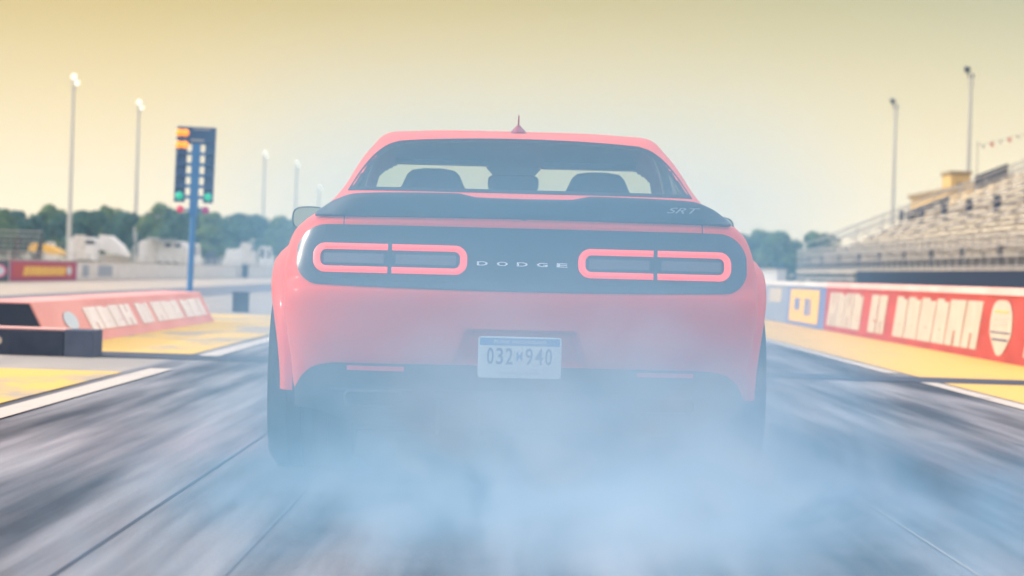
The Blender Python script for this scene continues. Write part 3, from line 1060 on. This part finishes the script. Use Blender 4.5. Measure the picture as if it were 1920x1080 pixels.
def fpatch(ya, yb, za, zb2, m_, nm, off=.006):
    return MB().add([ff(y_, z_, off) for y_, z_ in ((ya, za), (yb, za), (yb, zb2), (ya, zb2))], [(0, 1, 2, 3)]).build(nm, m_, fw)
fpatch(88, 98.2, .0, .69, 'banner_dark', 'dark_banner')
MB().add([ff(96.2 + 1.55 * math.cos(2 * math.pi * i / 24), .35 + .21 * math.sin(2 * math.pi * i / 24), .010) for i in range(24)], [tuple(range(24))]).build('ring_mark', 'pink', fw)
MB().add([ff(96.2 + 1.1 * math.cos(2 * math.pi * i / 24), .35 + .15 * math.sin(2 * math.pi * i / 24), .014) for i in range(24)], [tuple(range(24))]).build('ring_centre', 'pale_blue', fw)
fpatch(98.4, 113.6, .0, .70, 'banner_purple', 'banner_border')
fpatch(98.9, 112.8, .10, .62, 'banner_red', 'red_banner', .010)
slab_letters(ff, 101.0, 110.6, .19, .50, .016, 1.25, shear=1.2, seed=5).build('lettering', 'banner_yellow', fw)
MB().add([ff(111.6 + .55 * math.cos(2 * math.pi * i / 24), .36 + .17 * math.sin(2 * math.pi * i / 24), .016) for i in range(24)], [tuple(range(24))]).build('ring_centre', 'pale_blue', fw)
slab_letters(ff, 115.2, 117.2, .14, .58, .006, .9, seed=21).build('lettering', 'grey_letters', fw)
slab_letters(ff, 119.5, 124.2, .14, .58, .006, .9, seed=23).build('lettering', 'grey_letters', fw)
ub = thing('utility_box', 'grey blue utility box standing at the foot of the far concrete wall', 'box', (LX + .35, 181, 0))
MB().box(-.1, .25, -.3, .3, 0, .80).build('box_body', 'foam2', ub, bevel=.02)
MB().box(-.12, .27, -.32, .32, .802, .84).build('box_lid', 'grey_letters', ub, bevel=.01)

# ------------------------------------------------------------------ light poles
M['galv'] = mat('galvanised steel', (.50, .48, .41), .5, .2)
M['lamp_on'] = mat('lit floodlight lens', (.9, .88, .8), .3, emit=(1.0, .93, .72), estr=.7)
M['housing'] = mat('dark floodlight housing', (.03, .032, .035), .5)
def light_pole(X, Y, hgt, facing, label, lit, head=1.0, group=None):
    t = thing('floodlight_pole', label, 'light pole', (X, Y, 0), 0, group)
    MB().tube((0, 0, 0), (0, 0, hgt), .26, .15, 12).build('pole', 'galv', t, smooth=True)
    MB().lathe([(0, .0001), (0, .42), (.25, .42), (.25, .22)], (0, 0, 0), 'z', 12).build('footing', 'pale_concrete', t)
    MB().box(-.5 * head, .5 * head, -.06, .06, hgt - .1, hgt + .02).build('crossarm', 'galv', t)
    MB().box(-.6 * head, .6 * head, -.06, .06, hgt - 1.0, hgt - .9).build('crossarm', 'galv', t)
    for (x, z, r) in ((-.20 * head, hgt + .35, .36), (.28 * head, hgt - .30, .30)):
        d = -.35 * facing[1]
        hb = MB().lathe([(-.28, .0001), (-.26, r * .5), (0, r * .9), (.12, r), (.10, r * .92)], (0, 0, 0), 'y', 16)
        ho = hb.build('floodlight', 'housing' if not lit else 'galv', t, smooth=True)
        lb = MB().lathe([(.06, .0001), (.08, r * .9)], (0, 0, 0), 'y', 16)
        lo = lb.build('lens', 'lamp_on' if lit else 'lens_white', ho)
        ho.location = (x + facing[0] * .25, facing[1] * .25, z)
        ho.rotation_euler = (R(-18), 0, math.atan2(-facing[0], facing[1]))
    return t
GP = 'floodlight poles along the paddock'
specs = [((138, 150), 20.0, 'tall floodlight pole farthest from the car, on the paddock side'),
         ((260, 197), 20.0, 'floodlight pole between the starting light tree and the tallest lit pole'),
         ((496, 290), 20.0, 'floodlight pole rising from the trees between starting light tree and car'),
         ((556, 308), 20.0, 'small distant floodlight pole just above the door mirror of the car'),
         ((598, 352), 20.0, 'smallest most distant floodlight pole beside the roof pillar of the car')]
for (p, hgt, lab) in specs:
    D_ = -( -(p[0] - 955) * math.sin(ROLL) + (p[1] - 512) * math.cos(ROLL))
    Y = (hgt - H) * 5660 / D_
    X, _ = at(p[0], p[1], Y)
    light_pole(X, Y, hgt, (.55, -.83), lab, True, .75, GP)
for (p, hgt, lab) in [((1679, 196), 20, 'unlit dark-headed floodlight pole standing clear of the tan building'), ((1820, 138), 20, 'taller unlit floodlight pole rising behind the tan building')]:
    D_ = -( -(p[0] - 955) * math.sin(ROLL) + (p[1] - 512) * math.cos(ROLL))
    Y = (hgt - H) * 5660 / D_
    X, _ = at(p[0], p[1], Y)
    light_pole(X, Y, hgt, (-.75, .66), lab, False, .7, 'floodlight poles behind the grandstand')

# ------------------------------------------------------------------ grandstand
M['bench'] = noisy('weathered aluminium bench', (.86, .79, .62), (.92, .85, .68), (1, .3, 1), 2, (.4, .6))
M['footboard'] = noisy('grey footboard', (.42, .37, .30), (.52, .46, .38), (1, .3, 1), 2)
M['void'] = mat('dark understructure', (.06, .06, .07), .8)
M['rail'] = mat('grey rail', (.45, .43, .40), .5, .3)
M['tarp'] = mat('dark blue tarp', (.02, .032, .06), .8, spec=.1)
gs = thing('grandstand', 'large empty aluminium grandstand with cream bench rows above a dark skirt', 'grandstand', (14.0, 56, 0))
YE = 91.0      # local far end (world 147)
NR, RISE, TREAD = 30, .26, .62
aisles = [2.5 + 7.0 * k for k in range(13)]
rnd = random.Random(3)
def segs():
    prev = 0.0
    for a in aisles + [YE]:
        if a - .55 > prev: yield prev, min(a - .55, YE)
        prev = a + .55
for r in range(NR):
    x, z = .35 + r * TREAD, 1.75 + r * RISE
    mb = MB()
    if r != 7:
        for a, b in segs():
            q = a
            while q < b - .2:
                e = min(q + 3.2, b)
                dzr = 0
                mb.box(x, x + .27, q + .02, e - .02, z + .40 + dzr, z + .445 + dzr)
                q = e
    if mb.v:
        mb.build('bench_row', 'bench', gs)
fb = MB()
for r in range(NR):
    x, z = .35 + r * TREAD, 1.75 + r * RISE
    fb.box(x - .25, x - .02, 0, YE, z - .03, z)
    fb.box(x + .30, x + .32, 0, YE, z - .02, z + .20)
fb.build('footboards', 'footboard', gs)
MB().prism([(.1, 1.45), (.1 + NR * TREAD, 1.45 + NR * RISE), (.1 + NR * TREAD, 1.2 + NR * RISE), (.1, 1.2)], 'y', .1, YE - .1).build('rake_deck', 'void', gs)
for k, a in enumerate(aisles):
    st = MB()
    for r in range(0, NR):
        x, z = .35 + r * TREAD, 1.75 + r * RISE
        st.box(x, x + .28, a - .45, a + .45, z + .12, z + .15)
    st.build('aisle_steps', 'footboard', gs)
    hr = MB()
    hr.tube((.4, a, 2.7), (.4 + NR * TREAD, a, 2.7 + NR * RISE), .03, n=6)
    hr.build('aisle_handrail', 'rail', gs)
    # dark gates at the front and at the cross walk
    MB().box(-.02, .03, a - .42, a + .42, 1.5, 2.05).build('front_gate', 'tarp', gs)
    MB().box(4.35, 4.45, a - .6, a + .6, 3.60, 4.3).build('walkway_gate', 'tarp', gs)
fr_ = MB()
y = 0.0
while y <= YE:
    fr_.box(-.06, -.02, y - .02, y + .02, 1.35, 2.35)
    y += 1.6
for z in (1.40, 1.70, 2.0, 2.33):
    fr_.box(-.07, -.03, 0, YE, z, z + .035)
fr_.build('front_railing', 'rail', gs)
fp = MB()
y = 0.3
while y <= YE:
    fp.box(-.05, -.035, y - .012, y + .012, 1.44, 2.33)
    y += .4
fp.build('railing_pickets', 'rail', gs)
MB().box(-.08, .05, 0, YE, 1.22, 1.36).build('front_beam', 'footboard', gs)
MB().box(-.12, -.09, 0, 65, .02, 1.30).build('ground_skirt', 'tarp', gs)
und = MB()
for k in range(14):
    yk = 65.5 + k * 1.95
    und.tube((0, yk, 0), (0, yk, 1.25), .05, n=6)
    und.tube((3.0, yk, 0), (3.0, yk, 2.4), .05, n=6)
    und.tube((0, yk, .1), (3.0, yk, 1.9), .03, n=6)
for z in (.35, .65, .95):
    und.box(-.03, .0, 65.2, YE, z, z + .07)
und.build('steel_frame', 'rail', gs)
for k in range(16):
    yk = .5 + k * 6.0
    bk = MB().tube((NR * TREAD, yk, 0), (NR * TREAD, yk, 1.45 + NR * RISE), .09, n=8)
    bk.build('rear_support', 'rail', gs)
for k in range(16):
    yk = .5 + k * 6.0
    MB().tube((NR * TREAD * .5, yk, 0), (NR * TREAD * .5, yk, 1.40 + NR * RISE * .5), .07, n=8).build('middle_support', 'rail', gs)
MB().box(NR * TREAD + .1, NR * TREAD + .14, 0, YE, 1.6 + NR * RISE, 2.7 + NR * RISE).build('back_screen', 'tarp', gs)
# far-end guard rail following the rake, with dark panels
er = MB()
for r in range(0, NR, 2):
    x, z = .35 + r * TREAD, 1.75 + r * RISE
    er.tube((x, YE, z), (x, YE, z + .85), .03, n=6)
for q in (.45, .85):
    er.tube((.2, YE, 1.75 + q), (.2 + NR * TREAD, YE, 1.75 + NR * RISE + q), .028, n=6)
er.build('end_railing', 'rail', gs)
def end_panel(xa, xb, h0, h1):
    f = lambda x: 1.75 + (x - .35) * RISE / TREAD
    MB().prism([(xa, f(xa) + h0), (xb, f(xb) + h0), (xb, f(xb) + h1), (xa, f(xa) + h1)], 'y', YE + .03, YE + .08).build('end_tarp', 'tarp', gs)
end_panel(5.2, 7.3, .12, .62)
end_panel(8.5, 10.1, .40, 1.05)

# second, lower bleacher section running on beyond
# tan building behind the stand
M['tan'] = noisy('tan stucco', (.62, .42, .14), (.70, .49, .19), (1, 1, 1), .8)
M['tan_dark'] = noisy('brown fascia', (.30, .22, .12), (.36, .27, .15), (1, 1, 1), .8)
M['win_dark'] = mat('dark window glass', (.05, .06, .08), .1)
xb0, zb0 = at(1707, 370, 262)
bl = thing('press_building', 'tan stucco press building with a square tower behind the grandstand', 'building', (xb0, 262, 0))
ztop = at(1707, 366, 262)[1]
MB().box(0, 9, -60, 0, 0, ztop - .35).build('wall', 'tan', bl)
MB().box(-.25, 9.2, -60.2, .2, ztop - .348, ztop).build('roof_fascia', 'tan_dark', bl)
xt, zt2 = at(1776, 322, 240)
xt -= xb0
x_r = at(1812, 322, 240)[0] - xb0
tw = MB().box(xt, x_r, -24, -19, ztop * .3, zt2 - .25).build('tower', 'tan', bl)
MB().box(xt - .12, x_r + .12, -24.15, -18.9, zt2 - .248, zt2).build('tower_cap', 'tan_dark', tw)
MB().box(xt + .5, xt + .9, -24.03, -23.98, zt2 - 1.6, zt2 - .9).build('window', 'win_dark', tw)
for k in range(5):
    w0 = MB().box(-.03, -.001, -8 - k * 9, -4 - k * 9, ztop - 3.2, ztop - 2.2).build('window', 'win_dark', bl)
    MB().box(-.06, -.032, -8.1 - k * 9, -3.9 - k * 9, ztop - 3.3, ztop - 3.202).build('sill', 'tan_dark', w0)

# pennants above the stand
M['pennant_red'] = mat('red pennant', (.62, .12, .10), .7)
M['pennant_pale'] = mat('pale pennant', (.66, .62, .50), .7)
mx_, mz_ = at(1846, 248, 146)
fm = thing('flag_mast', 'thin pale flag mast at the far top corner of the grandstand', 'mast', (mx_, 148.2, 0))
MB().tube((0, 0, 0), (0, 0, mz_ - .4), .05, .03, 8).build('pole', 'galv', fm, smooth=True)
MB().lathe([(-.06, .0001), (0, .07), (.06, .0001)], (0, 0, mz_ - .35), 'z', 10).build('finial', 'galv', fm, smooth=True)
ps = thing('pennant_string', 'string of red and pale pennants sloping above the grandstand', 'pennants', (mx_, 148.2, 0))
x0_, z0_ = 0.0, at(1852, 274, 148)[1]
x1_, z1_ = at(1990, 232, 148)[0] - mx_, at(1990, 232, 148)[1]
MB().tube((x0_, 0, z0_), (x1_, 0, z1_), .012, n=6).build('cord', 'rail', ps)
for k in range(9):
    t = (k + .6) / 9.5
    x, z = x0_ + (x1_ - x0_) * t, z0_ + (z1_ - z0_) * t
    MB().prism([(x - .11, z - .04), (x + .11, z), (x + .07, z - .22 - .05 * (k % 2)), (x - .02, z - .19)], 'y', -.01, .01).build('pennant', 'pennant_red' if k % 2 else 'pennant_pale', ps)

# pale wall beyond, between trees and track wall
cw = thing('back_wall', 'plain pale concrete wall beyond the sponsor wall under the trees', 'wall', (9.0, 100, 0))
MB().box(-.15, .15, 0, 230, 0, 1.15).build('wall_panel', 'wall_white', cw)
MB().box(-.2, .2, 0, 230, 1.152, 1.22).build('wall_cap', 'pale_concrete', cw)

# ------------------------------------------------------------------ trees
def leaf_mat(name, c1, c2):
    m = noisy(name, c1, c2, (1, 1, 1), .7, (.6, .8), 4)
    return m
M['leaf'] = leaf_mat('foliage', (.030, .085, .060), (.08, .15, .085))
M['leaf2'] = leaf_mat('foliage light', (.06, .12, .035), (.14, .20, .05))
M['bark'] = noisy('bark', (.06, .045, .03), (.12, .09, .06), (1, 1, .3), 6)
def tree(X, Y, hgt, wid, label, seed, group, m_='leaf'):
    rnd = random.Random(seed)
    t = thing('tree', label, 'tree', (X, Y, 0), 0, group)
    tr = MB()
    tr.tube((0, 0, 0), (0, 0, hgt * .45), .035 * hgt, .022 * hgt, 8)
    lobes = []
    n = 9 + int(wid)
    for i in range(n):
        a = rnd.uniform(0, 2 * math.pi)
        rr_ = rnd.uniform(.1, .36) * wid
        z = hgt * rnd.uniform(.30, .80)
        lobes.append((rr_ * math.cos(a), rr_ * math.sin(a), z, rnd.uniform(.16, .26) * min(wid, hgt)))
    lobes.append((rnd.uniform(-.1, .1) * wid, 0, hgt * .82, .18 * min(wid, hgt)))
    for (x, y, z, r) in lobes[:6]:
        tr.tube((0, 0, hgt * .35), (x, y, z), .015 * hgt, .005 * hgt, 6)
    tr.build('trunk', 'bark', t, smooth=True)
    cr = MB()
    per = 230
    for (x, y, z, r) in lobes:
        for k in range(per):
            d_ = Vector((rnd.gauss(0, 1), rnd.gauss(0, 1), rnd.gauss(0, 1))).normalized()
            q = rnd.uniform(.45, 1.0) ** .5 * r * (1 + .25 * noise.noise(Vector((x, y, z)) + d_ * 1.7))
            p = Vector((x, y, z)) + Vector((d_.x * q * 1.1, d_.y * q * 1.1, d_.z * q * .85))
            if p.z < hgt * .10: continue
            sz = rnd.uniform(.03, .055) * hgt * .7
            nrm = (d_ + Vector((rnd.uniform(-.6, .6), rnd.uniform(-.6, .6), rnd.uniform(-.3, .8)))).normalized()
            a = nrm.orthogonal().normalized(); b = nrm.cross(a)
            th = rnd.uniform(0, 6.28)
            a, b = a * math.cos(th) + b * math.sin(th), b * math.cos(th) - a * math.sin(th)
            cr.add([p - a * sz - b * sz * .5, p + a * sz * .3 - b * sz, p + a * sz + b * sz * .4, p - a * sz * .2 + b * sz], [(0, 1, 2, 3)])
    # low skirt of foliage so far trees reach the ground
    cr.build('crown', m_, t, recalc=False)
    return t
GT = 'trees beyond the paddock'
random.seed(5)
#  px centre, top py, width px
left_trees = [(-5, 396, 75), (30, 398, 60), (62, 405, 55), (97, 385, 50), (128, 402, 50), (163, 396, 52), (196, 390, 60), (228, 398, 50),
              (262, 408, 48), (300, 384, 62), (338, 398, 56), (372, 392, 56), (408, 400, 56), (446, 402, 60), (486, 406, 60), (524, 408, 56), (560, 412, 50)]
names = ['rounded tree at the paddock edge cut by the frame', 'broad tree behind the small bleachers', 'low tree beside the yellow canopy', 'tall dark tree standing above the yellow canopy',
         'tree behind the tall lit floodlight pole', 'tree above the box-shaped white trailer', 'double-topped tree above the white tent', 'tree beside the second lit floodlight pole',
         'lower tree just past the second lit floodlight pole', 'highest tree, just before the starting light tree', 'tree directly behind the starting light housing',
         'tree showing past the purple bulb of the starting light', 'tree above the gap between the long trailer and the white cars', 'tree above the small white van',
         'tree crossed by the floodlight pole near the car', 'tree beside the door mirror of the red car', 'tree half hidden by the red car body']
for i, ((px, py, wd), nm) in enumerate(zip(left_trees, names)):
    Y = 330 + (i * 37 % 60)
    X, Z = at(px, py, Y)
    tree(X, Y, Z * 1.12, wd * 1.35 * Y / 5660, nm, 100 + i, GT, 'leaf' if i % 3 else 'leaf2')
for i, (px, py, wd, Y, nm) in enumerate([(1424, 432, 60, 250, 'green tree nearest the red car beyond the track wall'), (1462, 436, 66, 258, 'broad green tree in the middle beyond the track wall'),
                                 (1527, 437, 62, 262, 'rounded tree at the end of the grandstand'), (1395, 440, 50, 270, 'tree peeking out behind the red car body')]):
    X, Z = at(px, py, Y)
    tree(X, Y, Z * 1.1, wd * 1.45 * Y / 5660, nm, 300 + i, 'trees beyond the track wall', 'leaf2')
# undergrowth hedge lines
def hedge(name, x0, x1, Y, hgt, label, seed):
    rnd = random.Random(seed)
    mb = MB()
    n = int((x1 - x0) * 60)
    for k in range(n):
        x = rnd.uniform(x0, x1)
        top_ = hgt * (.7 + .35 * noise.noise(Vector((x * .35, seed, 0))))
        z = top_ * rnd.uniform(0, 1) ** .7
        p = Vector((x, Y + rnd.uniform(-1.5, 1.5), z))
        a = Vector((rnd.gauss(0, 1), rnd.gauss(0, 1), rnd.gauss(0, 1))).normalized()
        b = a.orthogonal().normalized()
        sz = rnd.uniform(.15, .32)
        mb.add([p - a * sz - b * sz * .5, p + a * sz * .3 - b * sz, p + a * sz + b * sz * .4, p - a * sz * .2 + b * sz], [(0, 1, 2, 3)])
    tag(mb.build(name, 'leaf', recalc=False), label, 'undergrowth', None, 'stuff')
hedge('undergrowth', -68, -19, 402, 5.0, 'dense undergrowth below the paddock trees', 3)
hedge('undergrowth', 19, 29, 252, 3.2, 'undergrowth below the trees beyond the track wall', 4)

# ------------------------------------------------------------------ paddock vehicles
M['veh_white'] = noisy('white vehicle panels', (.74, .71, .65), (.82, .79, .72), (1, 1, 1), .6, (.3, .5))
M['veh_cream'] = noisy('cream vehicle panels', (.68, .63, .54), (.76, .70, .60), (1, 1, 1), .6, (.3, .5))
M['canvas_y'] = mat('yellow canvas', (.85, .50, .08), .7)
def span(pa, pb, Y):
    return at(pa, 470, Y)[0], at(pb, 470, Y)[0]
def wheels(par, xs_, y, r=.42):
    for x in xs_:
        w_ = MB().lathe([(-.12, .0001), (-.12, r), (.12, r), (.12, .0001)], (x, y, r), 'y', 18).build('wheel', 'rubber', par)
        MB().lathe([(-.135, .0001), (-.13, r * .55), (-.10, r * .6)], (x, y, r), 'y', 12).build('hub', 'rail', w_)
def trailer(pa, pb, ptop, Y, label, m_='veh_white', awn=False):
    xa, xb = span(pa, pb, Y)
    L_ = xb - xa
    hgt = at((pa + pb) / 2, ptop + 5, Y)[1]
    t = thing('race_trailer', label, 'trailer', ((xa + xb) / 2, Y, 0))
    MB().prism([(-L_ / 2, .7), (L_ / 2, .7), (L_ / 2, hgt - .25), (L_ / 2 - .3, hgt), (-L_ / 2 + .3, hgt), (-L_ / 2, hgt - .25)], 'y', -1.25, 1.25).build('body', m_, t, bevel=.06)
    MB().box(-L_ / 2 + .1, L_ / 2 - .1, -1.2, 1.2, .45, .695).build('chassis', 'void', t)
    wheels(t, (-L_ * .05, L_ * .12, L_ * .28), -1.15)
    d_ = MB().box(-L_ * .32, -L_ * .32 + .9, -1.275, -1.252, .8, 2.7).build('door', 'veh_cream', t)
    MB().box(-L_ * .32 + .7, -L_ * .32 + .8, -1.29, -1.277, 1.7, 1.8).build('handle', 'void', d_)
    for k in range(2):
        MB().box(L_ * (.05 + .2 * k), L_ * (.05 + .2 * k) + .5, -1.27, -1.252, 2.0, 2.3).build('window', 'win_dark', t)
    if awn:
        MB().box(-L_ * .25, L_ * .3, -3.2, -1.28, 2.55, 2.62).build('awning', 'canvas_grey', t)
    return t
M['canvas_grey'] = mat('grey canvas', (.35, .38, .42), .8)
def camper_van(pa, pb, ptop, Y, label, m_='veh_white', flip=1):
    xa, xb = span(pa, pb, Y)
    L_ = xb - xa
    hgt = at((pa + pb) / 2, ptop + 5, Y)[1]
    t = thing('van', label, 'van', ((xa + xb) / 2, Y, 0))
    t.rotation_euler = (0, 0, 0 if flip > 0 else math.pi)
    MB().prism([(-L_ / 2, .4), (L_ / 2, .4), (L_ / 2, hgt * .5), (L_ / 2 - .12 * L_, hgt * .58), (L_ / 2 - .24 * L_, hgt), (-L_ / 2 + .15, hgt), (-L_ / 2, hgt * .9)], 'y', -.95, .95).build('body', m_, t, bevel=.06)
    wheels(t, (-L_ * .30, L_ * .30), -.88 if flip > 0 else .88, .34)
    MB().prism([(L_ / 2 - .22 * L_, hgt * .93), (L_ / 2 - .13 * L_, hgt * .60), (L_ / 2 - .36 * L_, hgt * .60), (L_ / 2 - .36 * L_, hgt * .93)], 'y', -.97, -.952).build('window', 'win_dark', t)
    MB().prism([(-L_ * .1, hgt * .93), (-L_ * .1, hgt * .60), (-L_ * .38, hgt * .60), (-L_ * .38, hgt * .93)], 'y', -.97, -.952).build('window', 'win_dark', t)
    return t
trailer(133, 181, 440, 236, 'box-shaped white trailer beside the tallest lit floodlight pole')
trailer(262, 352, 447, 240, 'long white race trailer just before the starting light post', awn=True)
camper_van(355, 376, 452, 238, 'white van tucked behind the starting light post')
camper_van(418, 452, 462, 236, 'small white hatchback-shaped van with rounded roof near the middle of the paddock', flip=-1)
trailer(448, 478, 456, 262, 'short white trailer beyond the small rounded van', 'veh_cream')
camper_van(486, 512, 458, 255, 'pale van closest to the red car')
camper_van(386, 404, 466, 230, 'dark blue van between the starting light post and the white vans', 'foam2')
# white tent with a sloping roof
xa, xb = span(184, 242, 240)
tn = thing('marquee_tent', 'white marquee tent with a sloping roof beside the box-shaped trailer', 'tent', ((xa + xb) / 2, 240, 0))
hw_ = (xb - xa) / 2
MB().prism([(-hw_, 1.7), (hw_, 1.1), (hw_ * .55, 2.0), (-hw_ * .2, 2.75), (-hw_ * .8, 2.8)], 'y', -1.6, 1.6).build('canopy', 'veh_white', tn, bevel=.05)
for sx in (-.95, .9):
    for sy in (-1.5, 1.5):
        MB().tube((sx * hw_, sy, 0), (sx * hw_, sy, 1.6 if sx < 0 else 1.15), .04, n=6).build('leg', 'rail', tn)
MB().box(-hw_ * .9, hw_ * .85, 1.45, 1.5, .05, 1.2).build('side_wall', 'veh_cream', tn)
# yellow canopy
xa, xb = span(58, 117, 200)
hh_ = at(88, 457, 200)[1]
yc_ = thing('pop_up_canopy', 'low yellow canopy on thin posts between the small bleachers and the trailer', 'canopy', ((xa + xb) / 2, 200, 0))
hw_ = (xb - xa) / 2
MB().prism([(-hw_, hh_ - .55), (hw_, hh_ - .75), (hw_, hh_ - .45), (.2 * hw_, hh_ - .1), (-.7 * hw_, hh_), (-hw_, hh_ - .15)], 'y', -1.2, 1.2).build('canopy_top', 'canvas_y', yc_)
for sx in (-.95, .95):
    for sy in (-1.15, 1.15):
        MB().tube((sx * hw_, sy, 0), (sx * hw_, sy, hh_ - .7), .03, n=6).build('leg', 'rail', yc_)
# second row
camper_van(86, 104, 449, 245, 'cream van behind the yellow canopy', 'veh_cream')
# small bleachers at the frame edge
xa, xb = span(-60, 52, 128)
sbx = thing('small_bleachers', 'small grey bleachers behind a dark railing at the end of the far wall', 'bleachers', (xb, 128, 0))
nb = 7
for r in range(nb):
    MB().box(-3.2, 0, -r * -.0 + r * .55, r * .55 + .28, .60 + r * .22, .65 + r * .22).build('bench_row', 'rail', sbx)
fr2 = MB()
for k in range(12):
    fr2.tube((-k * .28, -.3, .2), (-k * .28, -.3, 1.55), .018, n=6)
fr2.box(-3.2, 0, -.32, -.28, .92, 1.02)
fr2.box(-3.2, 0, -.32, -.28, 1.52, 1.57)
fr2.build('railing', 'housing', sbx)
un = MB()
for k in range(4):
    un.prism([(0, 0), (nb * .55, 0), (nb * .55, nb * .22 + .4)], 'x', -.02 - k, .02 - k)
un.build('frame', 'void', sbx)
# chain-link fence panel along the paddock
fe = thing('paddock_fence', 'thin grey paddock fence running behind the far concrete wall', 'fence', (-17.6, 90, 0))
for k in range(46):
    MB().tube((0, k * 4.0, 0), (0, k * 4.0, 1.05), .03, n=6).build('fence_post', 'rail', fe)
fl_ = MB()
for z in (.75, .9, 1.02):
    fl_.box(-.015, .015, 0, 177, z, z + .02)
fl_.build('fence_rails', 'rail', fe)

# ------------------------------------------------------------------ haze and smoke
def volume_box(name, b0, b1, label):
    mb = MB().box(b0[0], b1[0], b0[1], b1[1], b0[2], b1[2])
    m = bpy.data.materials.new(name + ' air')
    m.use_nodes = True
    n = m.node_tree.nodes
    n.clear()
    out = n.new('ShaderNodeOutputMaterial')
    pv = n.new('ShaderNodeVolumePrincipled')
    m.node_tree.links.new(pv.outputs[0], out.inputs['Volume'])
    o = mb.build(name, m)
    tag(o, label, None, None, 'stuff')
    return m, pv
hm, hp = volume_box('haze', (-420, -40, -1.2), (420, 900, 27), 'thin pale blue air over the track')
hp.inputs['Color'].default_value = (.38, .70, 1.0, 1)
hp.inputs['Density'].default_value = .00034
hp.inputs['Anisotropy'].default_value = .2
sm, spv = volume_box('tyre_smoke', (-2.6, 5.6, .004), (4.2, 12.2, 2.0), 'pale blue tyre smoke billowing behind and around the red car')
spv.inputs['Color'].default_value = (.50, .75, .98, 1)
spv.inputs['Anisotropy'].default_value = .15
tc = nd(sm, 'ShaderNodeTexCoord')
sp_ = nd(sm, 'ShaderNodeSeparateXYZ')
lk(sm, tc.outputs['Object'], sp_.inputs[0])
def gauss(cx, cy, cz, sx, sy, sz, d, sharp=False):
    t = None
    for o_, c, s in ((0, cx, sx), (1, cy, sy), (2, cz, sz)):
        q = mth(sm, 'MULTIPLY', mth(sm, 'SUBTRACT', sp_.outputs[o_], c), 1.0 / s)
        q = mth(sm, 'MULTIPLY', q, q)
        if sharp and o_ != 1: q = mth(sm, 'MULTIPLY', q, q)
        t = q if t is None else mth(sm, 'ADD', t, q)
    e = mth(sm, 'EXPONENT', mth(sm, 'MULTIPLY', t, -1.0))
    return mth(sm, 'MULTIPLY', e, d)
SM = [(.15, 9.9, .05, .80, 1.3, .26, .55),
      (.38, 9.9, .12, .62, 1.1, .31, 1.2),
      (.10, 10.2, .42, .85, .6, .24, .50),
      (1.3, 9.6, .03, 1.5, 2.2, .15, .30),
      (.30, 8.3, .0, 1.0, 1.8, .24, .60)]
tot = None
for g_ in SM:
    v = gauss(*g_)
    tot = v if tot is None else mth(sm, 'ADD', tot, v)
nz = nd(sm, 'ShaderNodeTexNoise')
nz.inputs['Scale'].default_value = 1.5
nz.inputs['Detail'].default_value = 5
nz.inputs['Distortion'].default_value = 2.2
mp = nd(sm, 'ShaderNodeMapping'); mp.inputs['Scale'].default_value = (1.0, .6, 1.3)
lk(sm, tc.outputs['Object'], mp.inputs[0]); lk(sm, mp.outputs[0], nz.inputs['Vector'])
k_ = mth(sm, 'MULTIPLY_ADD', nz.outputs[0], 7.0, -2.55, clamp=False)
k_ = mth(sm, 'MAXIMUM', k_, 0.22)
den = mth(sm, 'ADD', mth(sm, 'MULTIPLY', tot, k_), gauss(.06, 10.15, .50, 1.0, .75, .84, .55, True))
lk(sm, den, spv.inputs['Density'])
thick = mth(sm, 'MULTIPLY_ADD', den, 1.1, -.25, clamp=True)
lk(sm, mix(sm, thick, (.33, .70, 1.0), (.66, .82, .96)), spv.inputs['Color'])
